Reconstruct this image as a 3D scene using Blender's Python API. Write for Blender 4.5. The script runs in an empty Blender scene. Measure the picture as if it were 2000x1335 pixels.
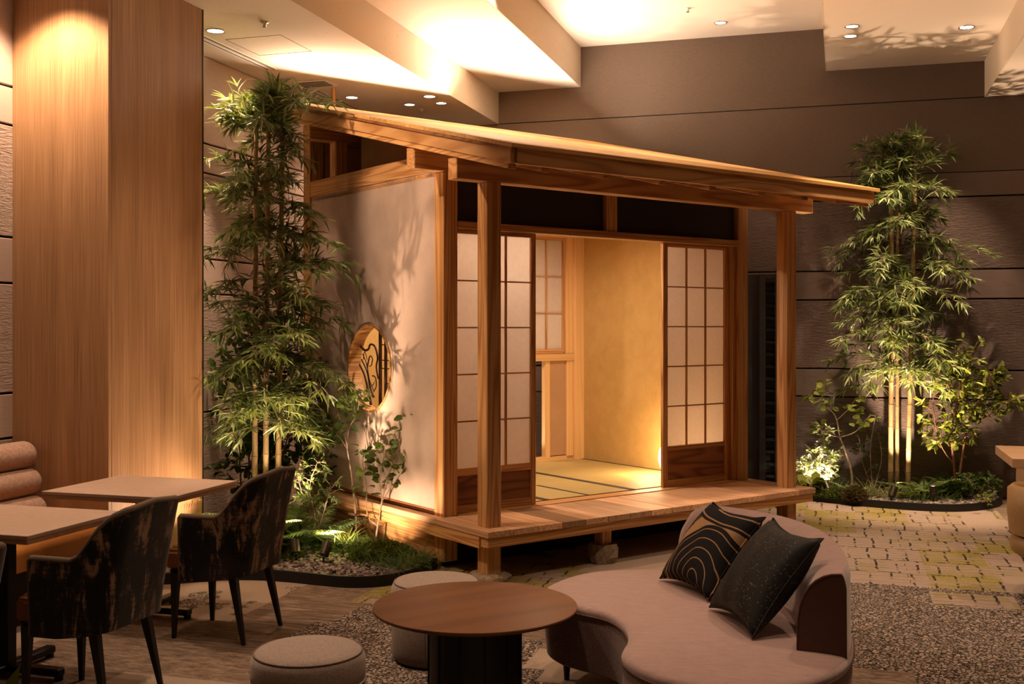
import bpy, bmesh, math, random
import numpy as np
from mathutils import Vector, Matrix

# ------------------------------------------------------------------ camera, world, exposure
scene = bpy.context.scene
COL = scene.collection
RY = math.radians(16.68)                       # camera yaw against the room's depth axis
cam_d = bpy.data.cameras.new('camera'); cam = bpy.data.objects.new('camera', cam_d); COL.objects.link(cam)
cam_d.sensor_width = 36.0; cam_d.lens = 38.45; cam_d.shift_y = -0.01375
cam_d.clip_start = 0.05; cam_d.clip_end = 100
cam.location = (0, 0, 1.6); cam.rotation_euler = (math.pi/2, 0, RY)
scene.camera = cam
w = bpy.data.worlds.new('world'); scene.world = w; w.use_nodes = True
w.node_tree.nodes['Background'].inputs[0].default_value = (0.9, 0.62, 0.42, 1)
w.node_tree.nodes['Background'].inputs[1].default_value = 0.007
vs = scene.view_settings
vs.view_transform = 'Standard'; vs.look = 'None'; vs.gamma = 1.0; vs.use_curve_mapping = False
vs.exposure = 0.0
BAR = 75.0
WARM = (1.0, 0.67, 0.43); WARMER = (1.0, 0.60, 0.27); SOFT = (1.0, 0.77, 0.58)

def lamp(name, kind, loc, energy, color=WARM, target=None, cone=60, blend=0.6, radius=0.04, parent=None, size=None):
    d = bpy.data.lights.new(name, kind); d.energy = energy; d.color = color
    if kind == 'SPOT':
        d.spot_size = math.radians(cone); d.spot_blend = blend; d.shadow_soft_size = radius
    elif kind == 'POINT': d.shadow_soft_size = radius
    elif kind == 'AREA':
        d.shape = 'RECTANGLE'; d.size, d.size_y = size
    o = bpy.data.objects.new(name, d); COL.objects.link(o)
    o.location = loc
    if target is not None:
        o.rotation_euler = (Vector(target)-Vector(loc)).to_track_quat('-Z', 'Y').to_euler()
    if parent is not None:
        o.parent = parent
    return o

rng = random.Random(7); nrng = np.random.default_rng(11)

# ------------------------------------------------------------------ materials
def new_mat(name):
    m = bpy.data.materials.new(name); m.use_nodes = True
    nt = m.node_tree; nt.nodes.clear()
    return m, nt
def N(nt, typ, **kw):
    n = nt.nodes.new(typ)
    for k, v in kw.items():
        if k.startswith('i_'): n.inputs[k[2:].replace('_', ' ')].default_value = v
        else: setattr(n, k, v)
    return n
def L(nt, a, b): nt.links.new(a, b)
def finish(nt, color=None, rough=0.6, bump=None, bump_strength=0.2, bump_dist=0.01, metallic=0.0, spec=0.35, sheen=0.0):
    p = N(nt, 'ShaderNodeBsdfPrincipled'); out = N(nt, 'ShaderNodeOutputMaterial')
    p.inputs['Roughness'].default_value = rough; p.inputs['Metallic'].default_value = metallic
    p.inputs['Specular IOR Level'].default_value = spec
    p.inputs['Sheen Weight'].default_value = sheen
    if color is not None:
        if isinstance(color, tuple): p.inputs['Base Color'].default_value = (*color, 1)
        else: L(nt, color, p.inputs['Base Color'])
    if bump is not None:
        b = N(nt, 'ShaderNodeBump'); b.inputs['Strength'].default_value = bump_strength; b.inputs['Distance'].default_value = bump_dist
        L(nt, bump, b.inputs['Height']); L(nt, b.outputs[0], p.inputs['Normal'])
    L(nt, p.outputs[0], out.inputs[0]); return p
def ramp(nt, fac, stops):
    r = N(nt, 'ShaderNodeValToRGB'); cr = r.color_ramp
    while len(cr.elements) < len(stops): cr.elements.new(0.5)
    for e, (pos, c) in zip(cr.elements, stops):
        e.position = pos; e.color = (*c, 1)
    L(nt, fac, r.inputs[0]); return r.outputs[0]
def math_n(nt, op, a, b=None, c=None):
    n = N(nt, 'ShaderNodeMath', operation=op)
    for i, x in enumerate((a, b, c)):
        if x is None: continue
        if isinstance(x, (int, float)): n.inputs[i].default_value = x
        else: L(nt, x, n.inputs[i])
    return n.outputs[0]
def mixc(nt, fac, a, b, blend='MIX'):
    n = N(nt, 'ShaderNodeMix', data_type='RGBA', blend_type=blend)
    for s, x in ((0, fac), (6, a), (7, b)):
        if isinstance(x, (int, float)): n.inputs[s].default_value = x
        elif isinstance(x, tuple): n.inputs[s].default_value = (*x, 1)
        else: L(nt, x, n.inputs[s])
    return n.outputs[2]
def coords(nt, scale=(1, 1, 1), rand=False, gen=False):
    tc = N(nt, 'ShaderNodeTexCoord'); src = tc.outputs['Generated' if gen else 'Object']
    if rand:
        oi = N(nt, 'ShaderNodeObjectInfo'); m = N(nt, 'ShaderNodeVectorMath', operation='SCALE'); c = N(nt, 'ShaderNodeCombineXYZ')
        for k in range(3): L(nt, oi.outputs['Random'], c.inputs[k])
        L(nt, c.outputs[0], m.inputs[0]); m.inputs['Scale'].default_value = 17.0
        a = N(nt, 'ShaderNodeVectorMath', operation='ADD'); L(nt, src, a.inputs[0]); L(nt, m.outputs[0], a.inputs[1]); src = a.outputs[0]
    mp = N(nt, 'ShaderNodeMapping'); mp.inputs['Scale'].default_value = scale; L(nt, src, mp.inputs[0])
    return mp.outputs[0]
def noise(nt, vec, scale, detail=3, rough=0.5, dist=0.0):
    n = N(nt, 'ShaderNodeTexNoise'); n.inputs['Scale'].default_value = scale; n.inputs['Detail'].default_value = detail
    n.inputs['Roughness'].default_value = rough; n.inputs['Distortion'].default_value = dist
    L(nt, vec, n.inputs['Vector']); return n.outputs[0]

def wood(name, axis, light, dark, rough=0.5, rings=12.0, across=9.5, along=0.3, contrast=0.75, var=0.35):
    m, nt = new_mat(name)
    sc = [across]*3; sc['xyz'.index(axis)] = along
    v = coords(nt, tuple(sc), rand=True)
    n1 = noise(nt, v, 1.0, 1.5, 0.4, 0.25)
    k = math_n(nt, 'MULTIPLY', n1, rings*2*math.pi)
    s = math_n(nt, 'SINE', k); s = math_n(nt, 'MULTIPLY_ADD', s, 0.5, 0.5); s = math_n(nt, 'POWER', s, 2.2)
    sf = [150.0]*3; sf['xyz'.index(axis)] = 3.0
    fine = noise(nt, coords(nt, tuple(sf), rand=True), 1.0, 2, 0.6)
    s2 = math_n(nt, 'MULTIPLY', s, contrast); f2 = math_n(nt, 'MULTIPLY_ADD', fine, 0.5, -0.22)
    fac = math_n(nt, 'ADD', s2, f2)
    c = ramp(nt, fac, [(0.0, light), (1.0, dark)])
    oi = N(nt, 'ShaderNodeObjectInfo')
    br = math_n(nt, 'MULTIPLY_ADD', oi.outputs['Random'], var, 1.0-var*0.6)
    hsv = N(nt, 'ShaderNodeHueSaturation'); L(nt, br, hsv.inputs['Value']); L(nt, c, hsv.inputs['Color'])
    finish(nt, hsv.outputs[0], rough, fine, 0.06, 0.004, spec=0.3)
    return m
CL, CD = (0.62, 0.345, 0.14), (0.33, 0.13, 0.036)
M = {}
for a in 'xyz':
    M['cedar_'+a] = wood('cedar_'+a, a, CL, CD)
    M['deck_'+a] = wood('deck_'+a, a, (0.68, 0.42, 0.25), (0.46, 0.225, 0.105), var=0.85, rough=0.62)
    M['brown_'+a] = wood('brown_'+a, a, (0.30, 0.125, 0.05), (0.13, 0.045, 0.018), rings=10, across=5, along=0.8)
M['roof_x'] = wood('roof_plank', 'x', (0.66, 0.39, 0.135), (0.46, 0.23, 0.06), rings=10, contrast=0.75, var=0.5)
M['tracery'] = wood('dark_tracery', 'z', (0.075, 0.028, 0.014), (0.03, 0.012, 0.008), var=0.1)
for a in 'xz': M['hinoki_'+a] = wood('hinoki_'+a, a, (0.66, 0.43, 0.20), (0.52, 0.30, 0.115), rings=6, contrast=0.5, var=0.15)
for a in 'xy': M['figured_'+a] = wood('figured_cedar_'+a, a, CL, CD, rings=9, across=5.0, along=0.6, contrast=0.7, var=0.15)
M['oak'] = wood('pale_oak', 'x', (0.62, 0.40, 0.25), (0.48, 0.28, 0.16), rings=3, contrast=0.3)
M['walnut'] = wood('walnut', 'x', (0.135, 0.055, 0.022), (0.085, 0.032, 0.012), rings=2, contrast=0.6, var=0.0, rough=0.42)

def veneer():
    m, nt = new_mat('striped_veneer')
    v = coords(nt, (1, 1, 0.012)); s1 = noise(nt, v, 150, 2, 0.7); s2 = noise(nt, v, 9, 2, 0.5)
    f = math_n(nt, 'ADD', math_n(nt, 'MULTIPLY', s1, 0.75), math_n(nt, 'MULTIPLY', s2, 0.35))
    c = ramp(nt, f, [(0.30, (0.23, 0.115, 0.052)), (0.55, (0.40, 0.225, 0.112)), (0.78, (0.54, 0.33, 0.18))])
    finish(nt, c, 0.42, s1, 0.08, 0.002, spec=0.4); return m
M['veneer'] = veneer()
def plaster(name, c0, c1, scale=6, grain=90, bump=0.35, rough=0.9):
    m, nt = new_mat(name); v = coords(nt)
    a = noise(nt, v, scale, 5, 0.6); g = noise(nt, v, grain, 4, 0.7)
    f = math_n(nt, 'ADD', math_n(nt, 'MULTIPLY', a, 0.6), math_n(nt, 'MULTIPLY', g, 0.4))
    c = ramp(nt, f, [(0.3, c0), (0.7, c1)])
    finish(nt, c, rough, g, bump, 0.004, spec=0.15); return m
M['plaster'] = plaster('beige_plaster', (0.43, 0.33, 0.275), (0.53, 0.41, 0.345))
M['gold_plaster'] = plaster('straw_plaster', (0.40, 0.25, 0.085), (0.50, 0.325, 0.12), 8, 60, 0.3)
M['brown_plaster'] = plaster('brown_plaster', (0.36, 0.22, 0.12), (0.45, 0.28, 0.16))
def ceiling_mat(name, c, speck):
    m, nt = new_mat(name); v = coords(nt)
    g = noise(nt, v, 70, 3, 0.6); patch = noise(nt, v, 1.6, 3, 0.6); pit = noise(nt, v, 45, 2, 0.6)
    a = math_n(nt, 'GREATER_THAN', pit, 0.70); b = math_n(nt, 'GREATER_THAN', patch, 0.52)
    f = math_n(nt, 'MULTIPLY', a, b); f = math_n(nt, 'MULTIPLY', f, speck)
    col = mixc(nt, f, c, tuple(x*0.35 for x in c))
    finish(nt, col, 0.9, g, 0.08, 0.002, spec=0.1); return m
M['ceiling'] = ceiling_mat('white_ceiling', (0.72, 0.64, 0.56), 0.25)
M['ceiling_travertine'] = ceiling_mat('travertine_ceiling', (0.62, 0.53, 0.42), 0.85)
def stone(name, c0, c1, rough_chisel):
    m, nt = new_mat(name); v = coords(nt, (1, 1, 5.5), rand=True)
    g = noise(nt, v, 14, 4, 0.6, 0.6); f = noise(nt, coords(nt), 60, 3, 0.6); big = noise(nt, coords(nt, rand=True), 1.2, 2)
    col = ramp(nt, math_n(nt, 'ADD', math_n(nt, 'MULTIPLY', g, 0.5), math_n(nt, 'MULTIPLY', big, 0.5)), [(0.3, c0), (0.7, c1)])
    h = math_n(nt, 'ADD', math_n(nt, 'MULTIPLY', g, 1.0), math_n(nt, 'MULTIPLY', f, 0.25))
    finish(nt, col, 0.85, h, 0.75 if rough_chisel else 0.06, 0.03, spec=0.2); return m
M['stone_rough'] = stone('chiselled_stone', (0.125, 0.094, 0.085), (0.185, 0.14, 0.125), True)
M['stone_smooth'] = stone('smooth_stone', (0.145, 0.11, 0.10), (0.19, 0.145, 0.13), False)
M['stone_pale'] = stone('pale_chiselled_stone', (0.42, 0.33, 0.28), (0.52, 0.41, 0.35), True)
M['stone_pale_smooth'] = stone('pale_smooth_stone', (0.46, 0.36, 0.31), (0.53, 0.42, 0.36), False)
def weave_wall():
    m, nt = new_mat('woven_wall'); v = coords(nt, (1, 1, 8))
    g = noise(nt, v, 25, 3, 0.6); c = ramp(nt, g, [(0.3, (0.12, 0.088, 0.067)), (0.7, (0.15, 0.11, 0.085))])
    finish(nt, c, 0.8, g, 0.15, 0.004, spec=0.2); return m
M['wall_cloth'] = weave_wall()
def plain(name, c, rough=0.5, metallic=0.0, spec=0.35, grain=0.0, sheen=0.0, gscale=200):
    m, nt = new_mat(name)
    if grain:
        g = noise(nt, coords(nt), gscale, 3, 0.6)
        col = ramp(nt, g, [(0.3, tuple(x*(1-grain) for x in c)), (0.7, tuple(min(1, x*(1+grain)) for x in c))])
        finish(nt, col, rough, g, 0.25, 0.002, metallic, spec, sheen)
    else:
        g = noise(nt, coords(nt), 40, 2); col = ramp(nt, g, [(0.2, tuple(x*0.93 for x in c)), (0.8, c)])
        finish(nt, col, rough, None, metallic=metallic, spec=spec, sheen=sheen)
    return m
M['black'] = plain('black_lacquer', (0.012, 0.011, 0.011), 0.45)
M['black_steel'] = plain('black_steel', (0.010, 0.010, 0.011), 0.35, 0.4)
M['dark_panel'] = plain('charcoal_panel', (0.028, 0.025, 0.025), 0.55)
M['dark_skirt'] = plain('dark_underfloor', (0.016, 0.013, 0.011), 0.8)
M['groove'] = plain('dark_joint', (0.03, 0.024, 0.02), 0.9)
M['steel'] = plain('steel', (0.55, 0.5, 0.45), 0.3, 1.0)
M['bronze'] = plain('dark_bronze', (0.06, 0.05, 0.038), 0.4, 0.8)
M['white_trim'] = plain('white_trim', (0.75, 0.70, 0.62), 0.4)
M['seat_leather'] = plain('tan_leather', (0.48, 0.19, 0.04), 0.5)
M['chair_leather'] = plain('brown_leather', (0.20, 0.078, 0.028), 0.45, grain=0.1, gscale=60)
M['roll_fabric'] = plain('ribbed_pink_fabric', (0.50, 0.32, 0.24), 0.9, grain=0.22, gscale=55, sheen=0.3)
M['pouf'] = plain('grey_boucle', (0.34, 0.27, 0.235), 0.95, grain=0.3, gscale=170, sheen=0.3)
M['pouf_dark'] = plain('shaded_boucle', (0.15, 0.105, 0.085), 0.95, grain=0.3, gscale=170, sheen=0.2)  # darker pouf fabric: paints the body's side shading, also seams and pot
M['piping'] = plain('pale_piping', (0.55, 0.48, 0.42), 0.7)
M['soil'] = plain('dark_soil', (0.022, 0.018, 0.014), 0.95, grain=0.4, gscale=50)
M['kerb'] = plain('black_edging', (0.012, 0.012, 0.013), 0.5)
M['rock'] = plain('rough_granite', (0.30, 0.23, 0.16), 0.9, grain=0.35, gscale=45)
M['pale_table'] = plain('pale_laminate', (0.50, 0.365, 0.29), 0.55, grain=0.06, gscale=30)
M['table_edge'] = wood('table_edge', 'x', (0.42, 0.25, 0.15), (0.30, 0.165, 0.09), rings=4, contrast=0.5)
M['ivory_leather'] = plain('olive_tan_leather', (0.33, 0.20, 0.085), 0.5, grain=0.06, gscale=40)
def velvet():
    m, nt = new_mat('dusty_pink_velvet'); v = coords(nt, (2.2, 9, 4))
    a = noise(nt, v, 7, 5, 0.75, 0.8); g = noise(nt, coords(nt, (1, 1, 0.15)), 160, 2)
    f = math_n(nt, 'ADD', math_n(nt, 'MULTIPLY', a, 0.8), math_n(nt, 'MULTIPLY', g, 0.2))
    c = ramp(nt, f, [(0.3, (0.25, 0.162, 0.152)), (0.7, (0.39, 0.262, 0.25))])
    finish(nt, c, 0.8, g, 0.1, 0.002, spec=0.2, sheen=0.45); return m
M['velvet'] = velvet()
M['velvet_side'] = plain('mauve_side_fabric', (0.19, 0.115, 0.105), 0.9, grain=0.3, gscale=110, sheen=0.2)
M['velvet_end'] = plain('brown_leather_end', (0.105, 0.05, 0.038), 0.5, grain=0.08, gscale=70)
def chair_cloth():
    m, nt = new_mat('abstract_chair_fabric'); v = coords(nt, (15, 15, 4.2), rand=True)
    a = noise(nt, v, 1.0, 6, 0.66, 0.5); b = noise(nt, coords(nt, (10, 10, 120)), 1.0, 3, 0.7)
    big = noise(nt, coords(nt, rand=True), 2.2, 2)
    f = math_n(nt, 'ADD', a, math_n(nt, 'MULTIPLY_ADD', b, 0.16, -0.08))
    c1 = ramp(nt, f, [(0.48, (0.007, 0.006, 0.006)), (0.535, (0.04, 0.027, 0.02)), (0.59, (0.26, 0.165, 0.10)), (0.75, (0.44, 0.30, 0.19))])
    c2 = mixc(nt, math_n(nt, 'MULTIPLY', ramp(nt, big, [(0.50, (0, 0, 0)), (0.60, (1, 1, 1))]), 0.45), c1, (0.06, 0.043, 0.034))
    finish(nt, c2, 0.9, b, 0.15, 0.002, spec=0.15, sheen=0.2); return m
M['chair_cloth'] = chair_cloth()
M['chair_edge'] = plain('taupe_chair_piping', (0.13, 0.092, 0.065), 0.85)
def paper():
    m, nt = new_mat('washi_paper'); g = noise(nt, coords(nt), 35, 5, 0.7)
    c = ramp(nt, g, [(0.3, (0.80, 0.72, 0.66)), (0.7, (0.86, 0.79, 0.73))])
    d = N(nt, 'ShaderNodeBsdfDiffuse'); t = N(nt, 'ShaderNodeBsdfTranslucent'); mx = N(nt, 'ShaderNodeMixShader'); o = N(nt, 'ShaderNodeOutputMaterial')
    L(nt, c, d.inputs[0]); L(nt, c, t.inputs[0]); mx.inputs[0].default_value = 0.55
    L(nt, d.outputs[0], mx.inputs[1]); L(nt, t.outputs[0], mx.inputs[2]); L(nt, mx.outputs[0], o.inputs[0]); return m
M['paper'] = paper()
def tatami():
    m, nt = new_mat('tatami_rush'); v = coords(nt, (4, 160, 1)); g = noise(nt, v, 1, 2)
    b = noise(nt, coords(nt), 3, 2)
    c = ramp(nt, math_n(nt, 'ADD', math_n(nt, 'MULTIPLY', g, 0.6), math_n(nt, 'MULTIPLY', b, 0.4)), [(0.3, (0.40, 0.30, 0.115)), (0.7, (0.52, 0.41, 0.17))])
    finish(nt, c, 0.6, g, 0.15, 0.003, spec=0.25); return m
M['tatami'] = tatami()
M['tatami_border'] = plain('dark_cloth_border', (0.05, 0.042, 0.032), 0.9)
def leafmat(name, c0, c1, c2, trans=0.3, rough=0.5):
    m, nt = new_mat(name)
    at = N(nt, 'ShaderNodeAttribute'); at.attribute_name = 'tint'
    oi = N(nt, 'ShaderNodeObjectInfo')
    f = math_n(nt, 'FRACT', math_n(nt, 'ADD', at.outputs['Fac'], math_n(nt, 'MULTIPLY', oi.outputs['Random'], 0.999)))
    c = ramp(nt, f, [(0.0, c0), (0.55, c1), (1.0, c2)])
    p = N(nt, 'ShaderNodeBsdfPrincipled'); L(nt, c, p.inputs['Base Color']); p.inputs['Roughness'].default_value = rough
    p.inputs['Specular IOR Level'].default_value = 0.35
    t = N(nt, 'ShaderNodeBsdfTranslucent'); L(nt, mixc(nt, 0.5, c, (0.30, 0.36, 0.03)), t.inputs[0])
    mx = N(nt, 'ShaderNodeMixShader'); mx.inputs[0].default_value = trans; o = N(nt, 'ShaderNodeOutputMaterial')
    L(nt, p.outputs[0], mx.inputs[1]); L(nt, t.outputs[0], mx.inputs[2]); L(nt, mx.outputs[0], o.inputs[0]); return m
M['bamboo_leaf'] = leafmat('bamboo_leaf', (0.05, 0.09, 0.028), (0.15, 0.21, 0.075), (0.42, 0.46, 0.25), 0.25, 0.38)
M['round_leaf'] = leafmat('round_leaf', (0.03, 0.065, 0.015), (0.06, 0.115, 0.022), (0.16, 0.22, 0.05))
M['bush_leaf'] = leafmat('yellow_green_leaf', (0.07, 0.10, 0.015), (0.17, 0.20, 0.035), (0.30, 0.33, 0.08))
M['dark_leaf'] = leafmat('dark_leaf', (0.025, 0.06, 0.015), (0.05, 0.11, 0.025), (0.10, 0.19, 0.045))
M['fern_leaf'] = leafmat('fern_leaf', (0.08, 0.15, 0.05), (0.16, 0.26, 0.09), (0.30, 0.40, 0.17))
M['moss'] = leafmat('moss', (0.03, 0.06, 0.008), (0.075, 0.11, 0.012), (0.15, 0.19, 0.02), 0.15, 0.9)
M['grass_leaf'] = leafmat('grass_blade', (0.08, 0.11, 0.03), (0.19, 0.21, 0.07), (0.34, 0.34, 0.15))
M['dry_leaf'] = leafmat('reddish_blade', (0.05, 0.028, 0.02), (0.09, 0.045, 0.03), (0.13, 0.075, 0.045))
M['lit_pale_leaf'] = leafmat('spotlit_leaf', (0.20, 0.27, 0.10), (0.45, 0.50, 0.26), (0.68, 0.68, 0.48))  # leaf colour raised to pale, standing in for the spotlight on the shrub
M['bark'] = plain('grey_bark', (0.30, 0.22, 0.16), 0.9, grain=0.3, gscale=60)
M['red_bark'] = plain('red_bark', (0.22, 0.10, 0.055), 0.8, grain=0.3, gscale=60)
def culm():
    m, nt = new_mat('bamboo_culm'); a = noise(nt, coords(nt, (30, 30, 1.5), rand=True), 1, 3); b = noise(nt, coords(nt, rand=True), 5, 4, 0.7)
    f = math_n(nt, 'ADD', math_n(nt, 'MULTIPLY', a, 0.4), math_n(nt, 'MULTIPLY', b, 0.6))
    c = ramp(nt, f, [(0.28, (0.16, 0.10, 0.04)), (0.48, (0.37, 0.255, 0.125)), (0.75, (0.50, 0.37, 0.21))])
    finish(nt, c, 0.45, None, spec=0.4); return m
M['culm'] = culm()
M['node'] = plain('bamboo_node', (0.20, 0.12, 0.05), 0.6)
def gravel_mat():
    m, nt = new_mat('gravel'); at = N(nt, 'ShaderNodeAttribute'); at.attribute_name = 'tint'
    c = ramp(nt, at.outputs['Fac'], [(0, (0.07, 0.055, 0.05)), (0.5, (0.21, 0.165, 0.15)), (1, (0.40, 0.325, 0.30))])
    finish(nt, c, 0.8, None, spec=0.25); return m
M['gravel'] = gravel_mat()
def emit(name, c, s):
    m, nt = new_mat(name); e = N(nt, 'ShaderNodeEmission'); o = N(nt, 'ShaderNodeOutputMaterial')
    e.inputs[0].default_value = (*c, 1); e.inputs[1].default_value = s; L(nt, e.outputs[0], o.inputs[0]); return m
M['glow'] = emit('lamp_glow', (1.0, 0.80, 0.58), 14)
M['glow_soft'] = emit('lamp_glow_soft', (1.0, 0.78, 0.5), 5)
M['glow_lantern'] = emit('lantern_glow', (1.0, 0.80, 0.50), 6)

def carpet():
    m, nt = new_mat('patterned_carpet')
    tc = N(nt, 'ShaderNodeTexCoord'); P = tc.outputs['Object']
    wob = N(nt, 'ShaderNodeTexNoise'); wob.inputs['Scale'].default_value = 3.0; wob.inputs['Detail'].default_value = 3; L(nt, P, wob.inputs['Vector'])
    sub = N(nt, 'ShaderNodeVectorMath', operation='SUBTRACT'); L(nt, wob.outputs['Color'], sub.inputs[0]); sub.inputs[1].default_value = (.5, .5, .5)
    sc = N(nt, 'ShaderNodeVectorMath', operation='SCALE'); L(nt, sub.outputs[0], sc.inputs[0]); sc.inputs['Scale'].default_value = 0.05
    PW = N(nt, 'ShaderNodeVectorMath', operation='ADD'); L(nt, P, PW.inputs[0]); L(nt, sc.outputs[0], PW.inputs[1]); PW = PW.outputs[0]
    def mapped(v, s):
        mp = N(nt, 'ShaderNodeMapping'); mp.inputs['Scale'].default_value = s; L(nt, v, mp.inputs[0]); return mp.outputs[0]
    # carpet tiles (planks) of different tone
    def block(s, seedoff):
        mp = N(nt, 'ShaderNodeMapping'); mp.inputs['Scale'].default_value = s; mp.inputs['Location'].default_value = seedoff; L(nt, P, mp.inputs[0])
        fl = N(nt, 'ShaderNodeVectorMath', operation='FLOOR'); L(nt, mp.outputs[0], fl.inputs[0])
        wn = N(nt, 'ShaderNodeTexWhiteNoise', noise_dimensions='2D'); L(nt, fl.outputs[0], wn.inputs['Vector']); return wn.outputs['Value']
    b1 = block((1.35, 1.1, 0), (0.3, 0.2, 0)); b2 = block((2.3, 0.9, 0), (5.3, 1.7, 0))
    streak = noise(nt, mapped(PW, (1.4, 12, 1)), 2.4, 9, 0.82, 0.5)
    streak2 = noise(nt, mapped(PW, (2.6, 9, 1)), 3.2, 9, 0.85, 0.3)
    st = mixc(nt, math_n(nt, 'GREATER_THAN', b2, 0.5), streak, streak2)
    base = ramp(nt, st, [(0.38, (0.085, 0.055, 0.038)), (0.50, (0.20, 0.142, 0.105)), (0.62, (0.35, 0.265, 0.205))])
    plainc = ramp(nt, noise(nt, P, 120, 3), [(0.3, (0.29, 0.22, 0.17)), (0.7, (0.40, 0.315, 0.255))])
    far = N(nt, 'ShaderNodeSeparateXYZ'); L(nt, P, far.inputs[0]); X, Y = far.outputs[0], far.outputs[1]
    def quant(v_, c_): return math_n(nt, 'MULTIPLY', math_n(nt, 'FLOOR', math_n(nt, 'DIVIDE', v_, c_)), c_)
    X, Y = quant(X, .33), quant(Y, .45)
    # stepping-stone crackle near the tea house
    big = noise(nt, P, 0.75, 2, 0.5)
    br = N(nt, 'ShaderNodeTexBrick'); br.offset = 0.37; br.squash = 1.0
    br.inputs['Scale'].default_value = 1.0; br.inputs['Mortar Size'].default_value = 0.009; br.inputs['Mortar Smooth'].default_value = 0.25
    br.inputs['Brick Width'].default_value = 0.13; br.inputs['Row Height'].default_value = 0.40
    wob2 = N(nt, 'ShaderNodeTexNoise'); wob2.inputs['Scale'].default_value = 9; wob2.inputs['Detail'].default_value = 4; L(nt, P, wob2.inputs['Vector'])
    s2 = N(nt, 'ShaderNodeVectorMath', operation='SCALE'); L(nt, wob2.outputs['Color'], s2.inputs[0]); s2.inputs['Scale'].default_value = 0.045
    pw2 = N(nt, 'ShaderNodeVectorMath', operation='ADD'); L(nt, P, pw2.inputs[0]); L(nt, s2.outputs[0], pw2.inputs[1]); L(nt, pw2.outputs[0], br.inputs['Vector'])
    br2 = N(nt, 'ShaderNodeTexBrick'); br2.offset = 0.5
    br2.inputs['Scale'].default_value = 1.0; br2.inputs['Mortar Size'].default_value = 0.0035; br2.inputs['Mortar Smooth'].default_value = 0.3
    br2.inputs['Brick Width'].default_value = 0.9; br2.inputs['Row Height'].default_value = 0.085; L(nt, pw2.outputs[0], br2.inputs['Vector'])
    thin = math_n(nt, 'MULTIPLY', br2.outputs['Fac'], ramp(nt, noise(nt, P, 4.5, 4, 0.7), [(0.43, (0, 0, 0)), (0.52, (1, 1, 1))]))
    crack = br.outputs['Fac']; brk = noise(nt, P, 7, 4, 0.7)
    crack = math_n(nt, 'MULTIPLY', crack, ramp(nt, brk, [(0.46, (0, 0, 0)), (0.53, (1, 1, 1))]))
    crack = math_n(nt, 'MAXIMUM', crack, math_n(nt, 'MULTIPLY', thin, 0.8))
    # zone masks in room coordinates
    zx = math_n(nt, 'SUBTRACT', X, 0.1); zy = math_n(nt, 'SUBTRACT', Y, 8.9)
    dz = math_n(nt, 'SQRT', math_n(nt, 'ADD', math_n(nt, 'POWER', math_n(nt, 'MULTIPLY', zx, 1.1), 2), math_n(nt, 'POWER', math_n(nt, 'MULTIPLY', zy, 0.62), 2)))
    dz = math_n(nt, 'ADD', dz, math_n(nt, 'MULTIPLY_ADD', b1, 0.7, -0.35))
    z1 = math_n(nt, 'LESS_THAN', dz, 1.25)
    lx = math_n(nt, 'ADD', X, 2.5); ly = math_n(nt, 'SUBTRACT', Y, 6.4)
    dl = math_n(nt, 'SQRT', math_n(nt, 'ADD', math_n(nt, 'POWER', math_n(nt, 'MULTIPLY', lx, 0.55), 2), math_n(nt, 'POWER', ly, 2)))
    dl = math_n(nt, 'ADD', dl, math_n(nt, 'MULTIPLY_ADD', b2, 0.35, -0.17))
    z2 = math_n(nt, 'LESS_THAN', dl, 0.50)
    zone = math_n(nt, 'MAXIMUM', z1, z2)
    pale = mixc(nt, math_n(nt, 'GREATER_THAN', b1, 0.45), base, plainc)
    col = mixc(nt, zone, pale, plainc)
    mossn = noise(nt, mapped(P, (1.0, 1.5, 1)), 2.1, 4, 0.6)
    bm = block((2.4, 2.0, 0), (0.7, 0.1, 0))
    mm = math_n(nt, 'ADD', math_n(nt, 'MULTIPLY', mossn, 0.7), math_n(nt, 'MULTIPLY', bm, 0.45))
    mossf = math_n(nt, 'MULTIPLY', ramp(nt, mm, [(0.60, (0, 0, 0)), (0.80, (1, 1, 1))]), zone)
    lefty = math_n(nt, 'MULTIPLY', z2, 0.75)
    mossf = math_n(nt, 'MAXIMUM', math_n(nt, 'MULTIPLY', mossf, 0.85), math_n(nt, 'MULTIPLY', lefty, ramp(nt, mossn, [(0.38, (0, 0, 0)), (0.5, (1, 1, 1))])))
    mossc = ramp(nt, noise(nt, P, 60, 3), [(0.3, (0.20, 0.165, 0.018)), (0.7, (0.33, 0.275, 0.04))])
    col = mixc(nt, mossf, col, mossc)
    col = mixc(nt, math_n(nt, 'MULTIPLY', crack, zone), col, (0.03, 0.022, 0.016))
    # pebble fields
    vo = N(nt, 'ShaderNodeTexVoronoi', feature='DISTANCE_TO_EDGE'); vo.inputs['Scale'].default_value = 46; vo.inputs['Randomness'].default_value = 1.0; L(nt, PW, vo.inputs['Vector'])
    vc = N(nt, 'ShaderNodeTexVoronoi'); vc.inputs['Scale'].default_value = 46; L(nt, PW, vc.inputs['Vector'])
    pebc = ramp(nt, vc.outputs['Color'], [(0.1, (0.16, 0.12, 0.095)), (0.5, (0.37, 0.295, 0.24)), (1.0, (0.52, 0.43, 0.365))])
    pebc = mixc(nt, ramp(nt, vo.outputs['Distance'], [(0.07, (1, 1, 1)), (0.17, (0, 0, 0))]), pebc, (0.03, 0.022, 0.017))
    gx = math_n(nt, 'SUBTRACT', X, 0.55); gy = math_n(nt, 'SUBTRACT', Y, 6.0)
    dg = math_n(nt, 'SQRT', math_n(nt, 'ADD', math_n(nt, 'POWER', gx, 2), math_n(nt, 'POWER', math_n(nt, 'MULTIPLY', gy, 0.8), 2)))
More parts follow.
